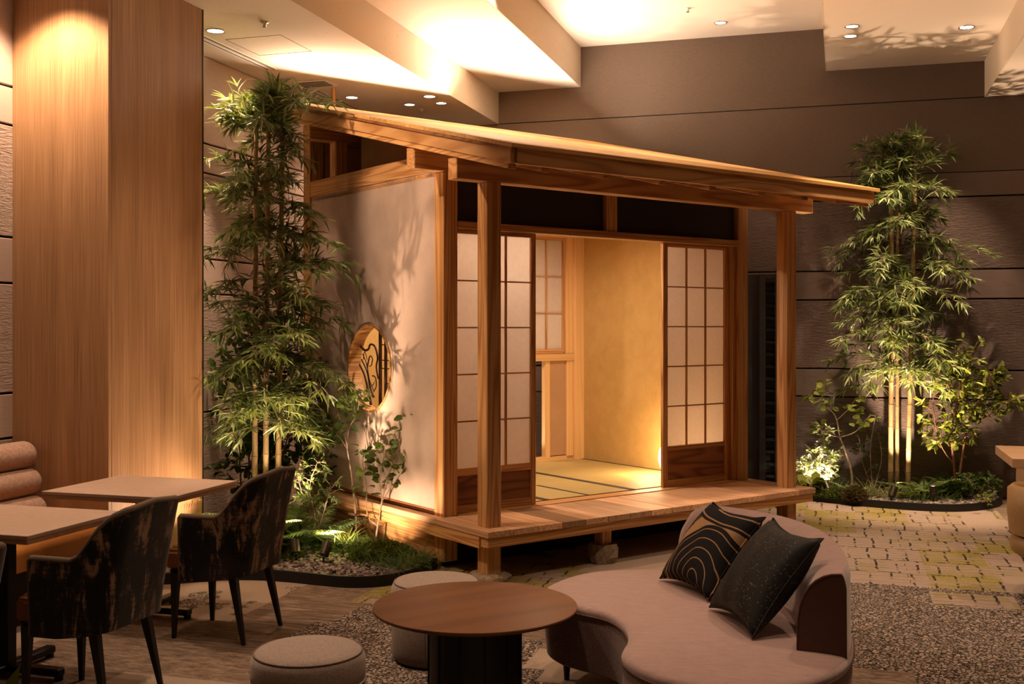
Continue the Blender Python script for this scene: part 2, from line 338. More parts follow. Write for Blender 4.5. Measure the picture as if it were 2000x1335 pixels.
    dg = math_n(nt, 'ADD', dg, math_n(nt, 'MULTIPLY_ADD', b2, 0.6, -0.3))
    hx = math_n(nt, 'ADD', X, 1.9); hy = math_n(nt, 'SUBTRACT', Y, 4.6)
    dh = math_n(nt, 'SQRT', math_n(nt, 'ADD', math_n(nt, 'POWER', hx, 2), math_n(nt, 'POWER', hy, 2)))
    dh = math_n(nt, 'ADD', dh, math_n(nt, 'MULTIPLY_ADD', b2, 0.9, -0.45))
    peb = math_n(nt, 'MAXIMUM', math_n(nt, 'LESS_THAN', dg, 0.95), math_n(nt, 'LESS_THAN', dh, 0.75))
    pb = noise(nt, P, 1.7, 3, 0.6)
    peb = math_n(nt, 'MAXIMUM', peb, math_n(nt, 'MULTIPLY', math_n(nt, 'GREATER_THAN', pb, 0.60), math_n(nt, 'GREATER_THAN', b1, 0.6)))
    peb = math_n(nt, 'MULTIPLY', peb, math_n(nt, 'SUBTRACT', 1.0, zone))
    col = mixc(nt, peb, col, pebc)
    nap = noise(nt, P, 400, 2)
    finish(nt, col, 0.95, nap, 0.35, 0.004, spec=0.1, sheen=0.1)
    return m
M['carpet'] = carpet()

# ------------------------------------------------------------------ mesh helpers
def tag(o, label=None, cat=None, group=None, kind=None):
    if label: o['label'] = label
    if cat: o['category'] = cat
    if group: o['group'] = group
    if kind: o['kind'] = kind
    return o
def empty(name, loc=(0, 0, 0), rz=0.0):
    o = bpy.data.objects.new(name, None); COL.objects.link(o); o.location = loc; o.rotation_euler = (0, 0, rz); o.empty_display_size = 0.1
    return o
def link(name, me, mat, parent=None, smooth=False):
    if mat is not None and not me.materials: me.materials.append(M[mat] if isinstance(mat, str) else mat)
    if smooth: me.polygons.foreach_set('use_smooth', [True]*len(me.polygons))
    o = bpy.data.objects.new(name, me); COL.objects.link(o)
    if parent is not None: o.parent = parent
    return o
class B:
    def __init__(s): s.v = []; s.f = []
    def add(s, v, f):
        k = len(s.v); s.v += [tuple(p) for p in v]; s.f += [tuple(i+k for i in q) for q in f]; return s
    def box(s, x0, x1, y0, y1, z0, z1):
        v = [(x, y, z) for z in (z0, z1) for y in (y0, y1) for x in (x0, x1)]
        return s.add(v, [(0, 2, 3, 1), (4, 5, 7, 6), (0, 1, 5, 4), (2, 6, 7, 3), (0, 4, 6, 2), (1, 3, 7, 5)])
    def hexa(s, bottom, top):
        return s.add(list(bottom)+list(top), [(3, 2, 1, 0), (4, 5, 6, 7), (0, 1, 5, 4), (1, 2, 6, 5), (2, 3, 7, 6), (3, 0, 4, 7)])
    def tube(s, pts, radii, n=8, caps=True):
        pts = [Vector(p) for p in pts]
        if isinstance(radii, (int, float)): radii = [radii]*len(pts)
        v = []; up = None
        for i, p in enumerate(pts):
            t = (pts[min(i+1, len(pts)-1)]-pts[max(i-1, 0)]).normalized()
            if up is None:
                up = t.orthogonal().normalized()
            a = (up - t*up.dot(t)).normalized(); up = a; b = t.cross(a)
            for k in range(n):
                an = 2*math.pi*k/n; v.append(p+(a*math.cos(an)+b*math.sin(an))*radii[i])
        f = []
        for i in range(len(pts)-1):
            for k in range(n):
                k2 = (k+1) % n; f.append((i*n+k, i*n+k2, (i+1)*n+k2, (i+1)*n+k))
        if caps: f += [tuple(range(n-1, -1, -1)), tuple((len(pts)-1)*n+k for k in range(n))]
        return s.add(v, f)
    def lathe(s, prof, n=40, c=(0, 0)):
        v = [(c[0]+r*math.cos(2*math.pi*k/n), c[1]+r*math.sin(2*math.pi*k/n), z) for r, z in prof for k in range(n)]
        f = [(i*n+k, i*n+(k+1) % n, (i+1)*n+(k+1) % n, (i+1)*n+k) for i in range(len(prof)-1) for k in range(n)]
        f += [tuple(range(n-1, -1, -1)), tuple((len(prof)-1)*n+k for k in range(n))]
        return s.add(v, f)
    def loft(s, rings, closed=True, caps=True):
        n = len(rings[0]); v = [p for r in rings for p in r]; f = []
        for i in range(len(rings)-1):
            for k in range(n if closed else n-1):
                k2 = (k+1) % n; f.append((i*n+k, i*n+k2, (i+1)*n+k2, (i+1)*n+k))
        if caps: f += [tuple(range(n-1, -1, -1)), tuple((len(rings)-1)*n+k for k in range(n))]
        return s.add(v, f)
    def mesh(s, name, bevel=0.0, seg=1):
        me = bpy.data.meshes.new(name); me.from_pydata(s.v, [], s.f)
        bm = bmesh.new(); bm.from_mesh(me)
        bmesh.ops.recalc_face_normals(bm, faces=bm.faces)
        if bevel > 0: bmesh.ops.bevel(bm, geom=list(bm.edges), offset=bevel, segments=seg, affect='EDGES', clamp_overlap=True)
        bm.to_mesh(me); bm.free(); return me
    def build(s, name, mat, parent=None, smooth=False, bevel=0.0, seg=1):
        return link(name, s.mesh(name, bevel, seg), mat, parent, smooth)
def box(name, mat, dims, parent=None, bevel=0.003):
    return B().box(*dims).build(name, mat, parent, bevel=bevel)
def smooth_angle(o, ang=40):
    me = o.data
    me.polygons.foreach_set('use_smooth', [True]*len(me.polygons))
    me.set_sharp_from_angle(angle=math.radians(ang)); return o
def catmull(pts, per=6, closed=False):
    P = [Vector(p) for p in pts]; n = len(P); out = []
    for i in range(n if closed else n-1):
        if closed: a, b, c, d = P[(i-1) % n], P[i], P[(i+1) % n], P[(i+2) % n]
        else: a, b, c, d = P[max(i-1, 0)], P[i], P[i+1], P[min(i+2, n-1)]
        for k in range(per):
            t = k/per
            out.append(0.5*((2*b)+(-a+c)*t+(2*a-5*b+4*c-d)*t*t+(-a+3*b-3*c+d)*t**3))
    if not closed: out.append(P[-1])
    return out

def leaves_mesh(name, pos, dirs, nrm, length, width, droop=0.25, fold=0.25, shape='lance'):
    """one mesh of many leaves; 7 verts each"""
    pos = np.asarray(pos, float); dirs = np.asarray(dirs, float); nrm = np.asarray(nrm, float)
    length = np.asarray(length, float)[:, None]; width = np.asarray(width, float)[:, None]
    dirs /= np.linalg.norm(dirs, axis=1, keepdims=True)+1e-9
    side = np.cross(dirs, nrm); side /= np.linalg.norm(side, axis=1, keepdims=True)+1e-9
    up = np.cross(side, dirs)
    if shape == 'lance': prof = [(0.0, 0.0), (0.28, 0.5), (0.62, 0.36), (1.0, 0.0)]
    elif shape == 'round': prof = [(0.0, 0.0), (0.35, 0.5), (0.75, 0.44), (1.0, 0.0)]
    else: prof = [(0.0, 0.15), (0.35, 0.42), (0.7, 0.28), (1.0, 0.0)]
    def pt(t, wv):
        q = pos + dirs*length*t + side*width*wv + up*length*(-droop*t*t) + up*width*fold*abs(wv)
        q = q.copy(); return q
    V = [pt(0, 0)]
    for t, wv in prof[1:3]:
        V += [pt(t, -wv), pt(t, 0), pt(t, wv)]
    V += [pt(1, 0)]
    V = np.stack(V, 1); n = len(pos)
    base = np.array([(0, 1, 2, 2), (0, 2, 3, 3), (1, 4, 5, 2), (2, 5, 6, 3), (4, 7, 5, 5), (5, 7, 6, 6)])
    verts = V.reshape(-1, 3); me = bpy.data.meshes.new(name)
    tri = np.array([(0, 1, 2), (0, 2, 3), (1, 4, 2), (4, 5, 2), (2, 5, 3), (5, 6, 3), (4, 7, 5), (5, 7, 6)])
    F = (tri[None] + (np.arange(n)*8)[:, None, None]).reshape(-1, 3)
    me.vertices.add(len(verts)); me.vertices.foreach_set('co', verts.ravel())
    me.loops.add(F.size); me.loops.foreach_set('vertex_index', F.ravel().astype(np.int32))
    me.polygons.add(len(F)); me.polygons.foreach_set('loop_start', np.arange(0, F.size, 3, dtype=np.int32))
    me.update(calc_edges=True); me.validate()
    at = me.attributes.new('tint', 'FLOAT', 'POINT'); at.data.foreach_set('value', np.repeat(nrng.random(n)*0.999, 8).astype(np.float32))
    return me
# ------------------------------------------------------------------ the setting (room frame: x along the back wall, y into depth)
WL, WB = -4.885, 11.15
ZL, ZM, ZH = 3.77, 4.11, 4.525
XR, YF = 6.5, -3.0
floor = B().add([(WL-.3, YF, 0), (XR, YF, 0), (XR, WB+.3, 0), (WL-.3, WB+.3, 0)], [(0, 1, 2, 3)]).build('floor', 'carpet')
tag(floor, 'patterned beige and brown carpet with mossy yellow patches', kind='structure')
ceil = tag(empty('ceiling'), 'stepped pale ceiling with raised bands running into the depth', kind='structure')
steps = [(WL, -3.495, ZL, 'ceiling_travertine'), (-3.495, -2.598, ZM, 'ceiling'), (-2.598, -0.12, ZH, 'ceiling'), (-0.12, 1.317, ZM, 'ceiling'), (1.317, XR, ZL, 'ceiling')]
for x0, x1, z, mt in steps:
    box('ceiling_panel', mt, (x0, x1, YF, WB, z, z+0.03), ceil, 0)
for x, z0, z1, sd in ((-3.495, ZL, ZM, 1), (-2.598, ZM, ZH, 1), (-0.12, ZM, ZH, -1), (1.317, ZL, ZM, -1)):
    box('ceiling_riser', 'ceiling_travertine', (x if sd > 0 else x-.012, x+.012 if sd > 0 else x, YF, WB, z0, z1), ceil, 0)
bands = [(0.0, 0.924, 1), (0.924, 1.198, 0), (1.198, 1.869, 1), (1.869, 2.149, 0), (2.149, 2.835, 1), (2.835, 3.07, 0), (3.07, 3.77, 2)]
wall_back = tag(empty('wall_back'), 'dark stone-banded back wall with woven cloth upper part', kind='structure')
box('backing', 'groove', (WL-.3, XR, WB, WB+.15, 0, 4.6), wall_back, 0)
g = 0.011
for z0, z1, k in bands:
    for x0, x1 in ((WL, -3.0), (-3.0, 2.35), (2.35, XR)) if k != 2 else ((WL, XR),):
        if k == 2: box('stone_panel', 'wall_cloth', (x0+.003, x1-.003, WB-.022, WB, z0+.004, z1-.003), wall_back, 0.002)
        else: box('stone_panel', 'stone_rough' if k else 'stone_smooth', (x0+.004, x1-.004, WB-.03, WB, z0+g, z1-.003), wall_back, 0.004)
box('upper_panel', 'wall_cloth', (WL, XR, WB-.022, WB, 3.776, 4.56), wall_back, 0)
wall_left = tag(empty('wall_left'), 'pale stone panelled side wall behind the bamboo', kind='structure')
box('backing', 'groove', (WL-.15, WL, YF, WB, 0, 3.8), wall_left, 0)
lj = [YF, 2.6, 5.3, 7.2, 9.05, WB]
for z0, z1, k in bands:
    for y0, y1 in zip(lj[:-1], lj[1:]):
        mt = 'stone_pale_smooth' if k in (0, 2) else 'stone_pale'
        box('stone_panel', mt, (WL, WL+.03, y0+.005, y1-.005, z0+g, z1-.003), wall_left, 0.004)
wall_right = box('wall_right', 'stone_smooth', (XR, XR+.1, YF, WB, 0, 4.6), None, 0); tag(wall_right, 'plain dark stone wall beyond the lounge', kind='structure')
# wood clad column
cx0, cx1, cy0, cy1 = WL+.03, -4.165, 5.54, 6.55
wc = tag(empty('wall_column'), 'striped oak veneered pier between bench and bamboo garden', kind='structure')
box('front_panel', 'veneer', (cx0, cx1-.0, cy0, cy0+.03, 0, 3.77), wc, 0.001)
box('side_panel', 'veneer', (cx1-.03, cx1+.001, cy0+.031, cy1-.012, 0, 3.77), wc, 0.001)
box('edge_strip', 'bronze', (cx1-.03, cx1+.004, cy1-.011, cy1, 0, 3.77), wc, 0)
box('rear_panel', 'veneer', (cx0, cx1-.031, cy1-.03, cy1, 0, 3.77), wc, 0)

# ------------------------------------------------------------------ tea house
TO = Vector((-2.115, 6.548, 0)); TA = math.radians(53.18)
th = tag(empty('tea_house', TO, TA), 'cedar tea house with sliding paper doors, veranda and sloping plank roof', 'tea house')
TM = Matrix.Translation(TO) @ Matrix.Rotation(TA, 4, 'Z')
def tw(u, v, z=0.0): return TM @ Vector((u, v, z))
DK = 0.341
def post(u0, v0, z0, z1, s=.11, name='post'):
    return box(name, 'cedar_z', (u0, u0+s, v0, v0+s, z0, z1), th, 0.005)
for u0 in (-0.012, 2.872): post(u0, 0.0, 0.045, 2.52)
for u0 in (-0.015, 2.871):
    post(u0, 0.5, 0.04, 2.64, .115)
    post(u0, 2.49, 0.04, 3.15, .12)
post(-.015, 2.04, 2.78, 3.06, .1); post(2.87, 2.04, 2.78, 3.06, .1)
for u0 in (1.45,): post(u0, 2.045, 2.62, 3.06, .1)
# foundation stones
def rock(name, c, r, h, mat, parent=None, seed=1, n=14, top=0.75):
    R = random.Random(seed); rings = []
    for f, z in ((0.92, 0), (1.0, h*.35), (.97, h*.75), (top, h)):
        rings.append([(c[0]+r*f*(1+R.uniform(-.13, .13))*math.cos(2*math.pi*k/n), c[1]+r*f*(1+R.uniform(-.13, .13))*math.sin(2*math.pi*k/n), c[2]+z*(1+R.uniform(-.1, .1) if z and z < h else 1)) for k in range(n)])
    return B().loft(rings).build(name, mat, parent)
for i, (u, v) in enumerate(((0.043, .055), (2.927, .055))): rock('base_stone', (u, v, 0), .14, .05, 'rock', th, i+3)
for i, (u, v) in enumerate(((0.99, .04), (1.95, .04))):
    rock('base_stone', (u, v, 0), .11, .125, 'rock', th, i+11, top=.85)
    box('stump', 'cedar_z', (u-.042, u+.042, v-.04, v+.044, .12, .25), th, 0.003)
# platform
nb = 16; bw = 3.16/nb
for i in range(nb):
    u0 = -.09+i*bw
    box('deck_board', 'deck_y', (u0+.0015, u0+bw-.0015, -.12, .49, .302, DK), th, 0.002)
box('deck_beam', 'cedar_x', (-.075, 3.06, -.10, -.02, .235, .301), th, 0.003)
box('deck_beam', 'cedar_x', (.10, 2.9, .38, .46, .235, .301), th, 0.003)
for u0 in (-.085, 3.0): box('deck_beam', 'cedar_y', (u0, u0+.07, -.015, 2.6, .225, .301), th, 0.003)
box('sill_ledge', 'deck_y', (-.09, -.016, .491, 2.62, .302, DK), th, 0.003)
box('sill_ledge', 'deck_y', (2.99, 3.07, .491, 2.62, .302, DK), th, 0.003)
box('threshold', 'cedar_x', (.10, 2.871, .492, .615, .30, .347), th, 0.002)
box('skirt_board', 'cedar_y', (-.012, .02, .575, 2.6, 0.0, .224), th, 0.002)
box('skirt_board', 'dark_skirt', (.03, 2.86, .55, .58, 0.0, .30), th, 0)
box('skirt_board', 'cedar_y', (2.965, 2.99, .575, 2.6, 0.0, .30), th, 0.002)
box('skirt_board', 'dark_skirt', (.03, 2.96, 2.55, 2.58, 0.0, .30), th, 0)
# left wall with the round window
def round_wall(name, mat, u0, u1, v0, v1, z0, z1, c, r, parent):
    n = 72; b = B(); ring = []
    for k in range(n):
        a = 2*math.pi*k/n; dx, dz = math.cos(a), math.sin(a)
        tx = ((v1-c[0])/dx if dx > 1e-9 else (v0-c[0])/dx if dx < -1e-9 else 1e9); tz = ((z1-c[1])/dz if dz > 1e-9 else (z0-c[1])/dz if dz < -1e-9 else 1e9)
        t = min(tx, tz); ring.append(((c[0]+dx*r, c[1]+dz*r), (c[0]+dx*t, c[1]+dz*t)))
    # snap nearest samples to the corners
    for cv, cz in ((v0, z0), (v1, z0), (v0, z1), (v1, z1)):
        i = min(range(n), key=lambda k: (ring[k][1][0]-cv)**2+(ring[k][1][1]-cz)**2); ring[i] = (ring[i][0], (cv, cz))
    v = []
    for u in (u0, u1):
        for i, o in ring: v += [(u, i[0], i[1]), (u, o[0], o[1])]
    f = []
    for k in range(n):
        k2 = (k+1) % n
        f.append((2*k, 2*k+1, 2*k2+1, 2*k2)); f.append((2*n+2*k2, 2*n+2*k2+1, 2*n+2*k+1, 2*n+2*k))
        f.append((2*k2, 2*n+2*k2, 2*n+2*k, 2*k)); f.append((2*k+1, 2*n+2*k+1, 2*n+2*k2+1, 2*k2+1))
    return b.add(v, f).build(name, mat, parent)
WC, WR = (1.535, 1.30), .327
round_wall('plaster_wall', 'plaster', .0, .04, .615, 2.49, .375, 2.655, WC, WR, th)
round_wall('inner_wall', 'gold_plaster', .041, .085, .615, 2.42, .345, 2.62, WC, WR, th)
box('base_rail', 'brown_y', (-.006, .05, .615, 2.49, DK, .374), th, 0.002)
rw = tag(empty('round_window'), 'round window with dark branch and bamboo tracery'); rw.parent = th
n = 64; v = []; f = []
for k in range(n):
    a = 2*math.pi*k/n
    for u, rr in ((-.008, WR+.002), (-.008, WR-.014), (.10, WR-.014), (.10, WR+.002)):
        v.append((u, WC[0]+rr*math.cos(a), WC[1]+rr*math.sin(a)))
for k in range(n):
    k2 = (k+1) % n
    for j in range(4): f.append((4*k+j, 4*k+(j+1) % 4, 4*k2+(j+1) % 4, 4*k2+j))
B().add(v, f).build('rim', 'cedar_x', rw)
ub = .075
def bar(v0, z0, z1, r=.011, name='bamboo_bar'):
    box(name, 'tracery', (ub-.008, ub+.008, v0-r, v0+r, z0, z1), rw, 0.002)
bar(1.50, .99, 1.61, .014); bar(1.42, 1.07, 1.60, .012); bar(1.34, 1.10, 1.47, .012)
for z, va, vb in ((1.475, 1.33, 1.50), (1.36, 1.24, 1.50), (1.30, 1.23, 1.50), (1.19, 1.28, 1.42)):
    box('cross_bar', 'tracery', (ub-.004, ub+.004, va, vb, z-.004, z+.004), rw, 0)
def branch(pts, r0, r1):
    c = catmull([(ub, a, b_) for a, b_ in pts], 5)
    B().tube(c, [r0+(r1-r0)*i/(len(c)-1) for i in range(len(c))], 6).build('branch', 'tracery', rw, smooth=True)
branch([(1.64, 1.02), (1.68, 1.12), (1.74, 1.24), (1.82, 1.32)], .011, .008)
branch([(1.60, 1.08), (1.655, 1.16), (1.70, 1.27), (1.79, 1.36)], .010, .006)
branch([(1.80, 1.46), (1.735, 1.43), (1.68, 1.44), (1.65, 1.475), (1.58, 1.46), (1.54, 1.38), (1.56, 1.31), (1.53, 1.22)], .010, .006)
branch([(1.70, 1.30), (1.66, 1.385), (1.62, 1.37), (1.635, 1.32), (1.67, 1.31)], .006, .003)
branch([(1.62, 1.24), (1.575, 1.23), (1.56, 1.17), (1.60, 1.12)], .006, .004)
branch([(1.77, 1.40), (1.71, 1.33), (1.665, 1.21), (1.60, 1.13)], .005, .004)
branch([(1.76, 1.36), (1.74, 1.42), (1.70, 1.36)], .004, .003)
# right wall, rear wall, floor and ceiling inside
box('inner_wall', 'gold_plaster', (2.80, 2.84, .62, 2.42, .345, 2.62), th, 0)
box('plaster_wall', 'plaster', (2.93, 2.985, .616, 2.49, .342, 2.655), th, 0)
B().add([(u, v_, z) for u in (2.90, 2.92) for v_, z in ((.62, 2.786), (2.60, 2.786), (2.60, 2.651+.245*2.60), (.62, 2.651+.245*.62))],
        [(0, 1, 2, 3), (7, 6, 5, 4), (0, 4, 5, 1), (1, 5, 6, 2), (2, 6, 7, 3), (3, 7, 4, 0)]).build('gable_panel', 'brown_plaster', th)
box('attic_panel', 'brown_plaster', (.09, 2.87, 2.50, 2.52, 2.65, 3.24), th, 0)
B().add([(u, v_, z) for u in (.16, .18) for v_, z in ((.75, 2.65), (1.95, 2.65), (1.95, 2.651+.245*1.95), (.75, 2.651+.245*.75))],
        [(0, 1, 2, 3), (7, 6, 5, 4), (0, 4, 5, 1), (1, 5, 6, 2), (2, 6, 7, 3), (3, 7, 4, 0)]).build('attic_panel', 'brown_plaster', th)
box('baseboard_strip', 'brown_y', (2.79, 2.80, .62, 2.42, .345, .352), th, 0)
box('inner_ceiling', 'cedar_x', (.0, 2.9, .62, 2.48, 2.622, 2.648), th, 0)
box('corner_post', 'hinoki_z', (2.69, 2.82, 2.38, 2.45, .345, 2.62), th, 0.003)
# rear wall pieces (v 2.42..2.48)
def rear(name, mat, u0, u1, z0, z1, v0=2.425, v1=2.47): return box(name, mat, (u0, u1, v0, v1, z0, z1), th, 0.002)
rear('rear_wall', 'gold_plaster', .09, .93, .345, 2.62); rear('rear_wall', 'gold_plaster', .93, 2.69, 2.50, 2.62)
rear('rear_wall', 'gold_plaster', .93, 1.55, .345, 1.29); rear('rear_wall', 'brown_plaster', 2.42, 2.61, .40, 1.29)
rear('stile', 'hinoki_z', 2.36, 2.419, .36, 1.29, 2.42, 2.475); rear('stile', 'hinoki_z', 2.611, 2.689, .36, 2.62, 2.41, 2.475)
rear('stile', 'hinoki_z', 1.55, 1.60, .36, 1.29, 2.42, 2.475); rear('stile', 'hinoki_z', .88, .93, .36, 2.5, 2.42, 2.475)
rear('window_sill', 'hinoki_x', .93, 2.689, 1.291, 1.355, 2.395, 2.48); rear('window_head', 'hinoki_x', .93, 2.61, 2.452, 2.50, 2.41, 2.48)
rear('bottom_rail', 'hinoki_x', 1.55, 2.689, .345, .392, 2.41, 2.48)
def shoji(name, u0, u1, v0, z0, z1, cols, rows, panel=True, prails=(.384, .631, .66), top=.028, st=.042, t=.03):
    """a sliding lattice door: stiles, rails, kumiko bars, paper panes, lower wooden panel"""
    d = tag(empty(name)); d.parent = th
    v1 = v0+t
    box('stile', 'cedar_z', (u0, u0+st, v0, v1, z0, z1), d, 0.002); box('stile', 'cedar_z', (u1-st, u1, v0, v1, z0, z1), d, 0.002)
    box('top_rail', 'cedar_x', (u0+st, u1-st, v0+.001, v1-.001, z1-top, z1), d, 0.001)
    zb = z0+.04
    if panel:
        box('bottom_rail', 'cedar_x', (u0+st, u1-st, v0+.001, v1-.001, z0, prails[0]), d, 0.001)
        box('lower_panel', 'brown_x', (u0+st, u1-st, v0+.014, v0+.02, prails[0], prails[1]), d, 0)
        box('middle_rail', 'cedar_x', (u0+st, u1-st, v0+.001, v1-.001, prails[1], prails[2]), d, 0.001); zb = prails[2]
    else:
        box('bottom_rail', 'cedar_x', (u0+st, u1-st, v0+.001, v1-.001, z0, zb), d, 0.001)
    a0, a1, b0, b1 = u0+st, u1-st, zb, z1-top
    cw, rh = (a1-a0)/cols, (b1-b0)/rows
    for i in range(1, cols): box('lattice_bar', 'cedar_z', (a0+cw*i-.0075, a0+cw*i+.0075, v0+.006, v0+.018, b0, b1), d, 0)
    for j in range(1, rows): box('lattice_bar', 'cedar_x', (a0, a1, v0+.005, v0+.017, b0+rh*j-.005, b0+rh*j+.005), d, 0)
    for i in range(cols):
        for j in range(rows):
            box('paper_pane', 'paper', (a0+cw*i, a0+cw*(i+1), v0+.019, v0+.0205, b0+rh*j, b0+rh*(j+1)), d, 0)
    return d
shoji('shoji_door', .058, .79, .535, .347, 2.268, 3, 5, prails=(.40, .598, .645))
shoji('shoji_door', 2.085, 2.835, .575, .347, 2.268, 3, 5, prails=(.40, .631, .665), st=.05)
box('jamb', 'cedar_z', (2.836, 2.87, .53, .605, .347, 2.268), th, 0.002)
shoji('shoji_window', 1.77, 2.611, 2.426, 1.356, 2.452, 4, 3, panel=False, st=.035)
shoji('shoji_window', .93, 1.80, 2.445, 1.356, 2.452, 4, 3, panel=False, st=.035, t=.025)
# lintel and dark transom boards
box('lintel', 'cedar_x', (.10, 2.871, .495, .61, 2.269, 2.318), th, 0.003)
box('transom_panel', 'dark_panel', (.10, 1.436, .55, .57, 2.319, 2.64), th, 0); box('transom_panel', 'dark_panel', (1.544, 2.871, .55, .57, 2.319, 2.64), th, 0)
box('transom_post', 'cedar_z', (1.436, 1.544, .51, .60, 2.319, 2.64), th, 0.003)
# beams
box('front_beam', 'figured_x', (-.24, 3.19, 0.0, .10, 2.52, 2.655), th, 0.004)
box('wall_beam', 'cedar_x', (-.24, 3.19, .50, .60, 2.642, 2.785), th, 0.004)
box('ridge_beam', 'cedar_x', (-.24, 3.19, 2.03, 2.15, 3.05, 3.165), th, 0.004)
box('side_beam', 'cedar_y', (-.01, .09, .601, 2.62, 2.656, 2.784), th, 0.004)
box('side_beam', 'cedar_y', (2.88, 2.985, .601, 2.62, 2.656, 2.784), th, 0.004)
SL = 0.245; VE = -.56; VR = 2.66
def zr(v): return 2.651+SL*v
def sloped(name, mat, u0, u1, v0, v1, o0, o1, bevel=.003):
    return B().hexa([(u0, v0, zr(v0)+o0), (u1, v0, zr(v0)+o0), (u1, v1, zr(v1)+o0), (u0, v1, zr(v1)+o0)],
                    [(u0, v0, zr(v0)+o1), (u1, v0, zr(v0)+o1), (u1, v1, zr(v1)+o1), (u0, v1, zr(v1)+o1)]).build(name, mat, th, bevel=bevel)
for u in (-.20, .042, .526, 1.0, 1.46, 1.94, 2.416, 2.80, 3.129):
    sloped('rafter', 'cedar_y', u-.06, u, VE, VR-.04, .0, .05)
nbd = 9; UL, UR = -.29, 3.17
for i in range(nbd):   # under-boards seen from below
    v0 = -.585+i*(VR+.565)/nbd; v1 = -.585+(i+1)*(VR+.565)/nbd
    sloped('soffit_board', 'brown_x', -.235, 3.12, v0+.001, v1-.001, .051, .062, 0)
sloped('barge_board', 'figured_y', -.272, -.237, -.60, VR, .034, .128); sloped('barge_board', 'figured_y', 3.12, 3.15, -.60, VR, .034, .128)
B().box(-.235, 3.118, -.615, -.587, zr(-.6)+.034, zr(-.6)+.128).build('fascia_board', 'figured_x', th, bevel=.003)
vv = [-.635]
while vv[-1] < VR: vv.append(vv[-1]+.235)
vv[-1] = VR+.02
for v0, v1 in zip(vv[:-1], vv[1:]):
    sloped('roof_board', 'roof_x', UL, UR, v0+.0008, v1-.0008, .129, .154, .002)
sloped('rake_strip', 'brown_y', UL+.002, UL+.03, -.63, VR, .112, .128, .001)
# tatami
def mat(u0, u1, v0, v1, edges):
    box('tatami_mat', 'tatami', (u0+.001, u1-.001, v0+.001, v1-.001, .345, .352), th, 0)
    for (a0, a1, c0, c1) in edges: box('mat_border', 'tatami_border', (a0, a1, c0, c1, .352, .3535), th, 0)
mat(.09, .95, .62, 2.42, [(.09, .12, .62, 2.42), (.92, .95, .62, 2.42)])
mat(.95, 1.80, .62, 2.42, [(.951, .981, .62, 2.42), (1.77, 1.80, .62, 2.42)])
mat(1.80, 2.79, .62, 2.42, [(1.801, 1.831, .62, 2.42), (2.76, 2.79, .62, 2.42)])
box('mat_border', 'tatami_border', (1.33, 1.36, .62, 1.24, .352, .3535), th, 0)
# pole behind the roof
tag(B().tube([(-4.39, 9.02, 0.0), (-4.39, 9.02, 3.77)], .019, 12).build('timber_pole', 'cedar_z', smooth=False), 'slim timber pole rising to the ceiling behind the tea house roof', 'pole')
# ------------------------------------------------------------------ ceiling fittings
def downlight(x, y, z, r, label, energy, cone=80, color=WARM, glow='glow', target=None, group='recessed ceiling downlights'):
    t = tag(empty('downlight', (x, y, z)), label, 'downlight', group)
    nn = 28; v = []; f = []
    for k in range(nn):
        a = 2*math.pi*k/nn
        for rr, zz in ((r*1.22, -.001), (r*1.2, -.006), (r, -.006), (r*.96, 0.0)): v.append((rr*math.cos(a), rr*math.sin(a), zz))
    for k in range(nn):
        k2 = (k+1) % nn
        for j in range(3): f.append((4*k+j, 4*k2+j, 4*k2+j+1, 4*k+j+1))
    B().add(v, f).build('trim_ring', 'steel', t)
    B().lathe([(r*.97, -.0015), (r*.97, -.0005)], 24).build('lens', glow, t)
    if energy:
        lamp('downlight_beam', 'SPOT', (0, 0, -.03), energy, color, (0, 0, -1) if target is None else target, cone, .5, .05, parent=t)
    return t
DL = [(-4.369, 7.034, ZL, .06, 'bright downlight above the bamboo beside the ceiling slot', 300, 75),
      (-4.402, 9.434, ZL, .055, 'downlight near the timber pole over the roof', 60, 80),
      (-4.005, 9.898, ZL, .05, 'dimmed front downlight of the trio behind the roof', 40, 80),
      (-3.684, 9.918, ZL, .05, 'lower right downlight of the trio behind the roof', 60, 80),
      (-3.684, 9.601, ZL, .055, 'upper right downlight of the trio behind the roof', 60, 80),
      (-1.095, 10.615, ZH, .05, 'lone downlight in the highest ceiling band', 0, 80),
      (0.098, 9.532, ZM, .05, 'front downlight of the pair by the ceiling step', 130, 50),
      (0.089, 9.846, ZM, .05, 'rear downlight of the pair by the ceiling step', 300, 42),
      (1.016, 9.839, ZM, .055, 'bright single downlight above the leafy bush', 200, 60)]
AIM = {6: (.5, 1.15, -2.4), 7: (.45, .72, -4.0), 8: (-.35, .85, -2.3)}
for i, (x, y, z, r, lb, e, c) in enumerate(DL): downlight(x, y, z, r, lb, e, c, target=AIM.get(i))
def sprinkler(x, y, z, lb):
    t = tag(empty('sprinkler', (x, y, z)), lb, 'sprinkler', 'ceiling sprinklers')
    B().lathe([(.028, 0), (.028, -.006), (.012, -.01), (.011, -.03)], 14).build('rose', 'white_trim', t, True)
    B().lathe([(.004, -.03), (.016, -.034), (.016, -.037), (.004, -.04)], 12).build('deflector', 'steel', t)
sprinkler(-3.91, 6.933, ZL, 'small sprinkler on the pitted ceiling near the column')
sprinkler(-1.333, 10.052, ZH, 'small sprinkler on the highest ceiling band')
sprinkler(-3.977, 10.14, ZL, 'small sprinkler on the ceiling just above the roof edge')
def slot(x, y0, y1, lb):
    t = tag(empty('slot_diffuser', (x, 0, ZL)), lb, 'vent', 'linear slot diffusers')
    for dx in (-.036, .024): box('slot', 'black', (dx, dx+.014, y0, y1, -.0035, -.0005), t, 0)
    for dx in (-.052, -.020, .040): box('slot_frame', 'white_trim', (dx, dx+.014, y0, y1, -.005, -.0005), t, 0)
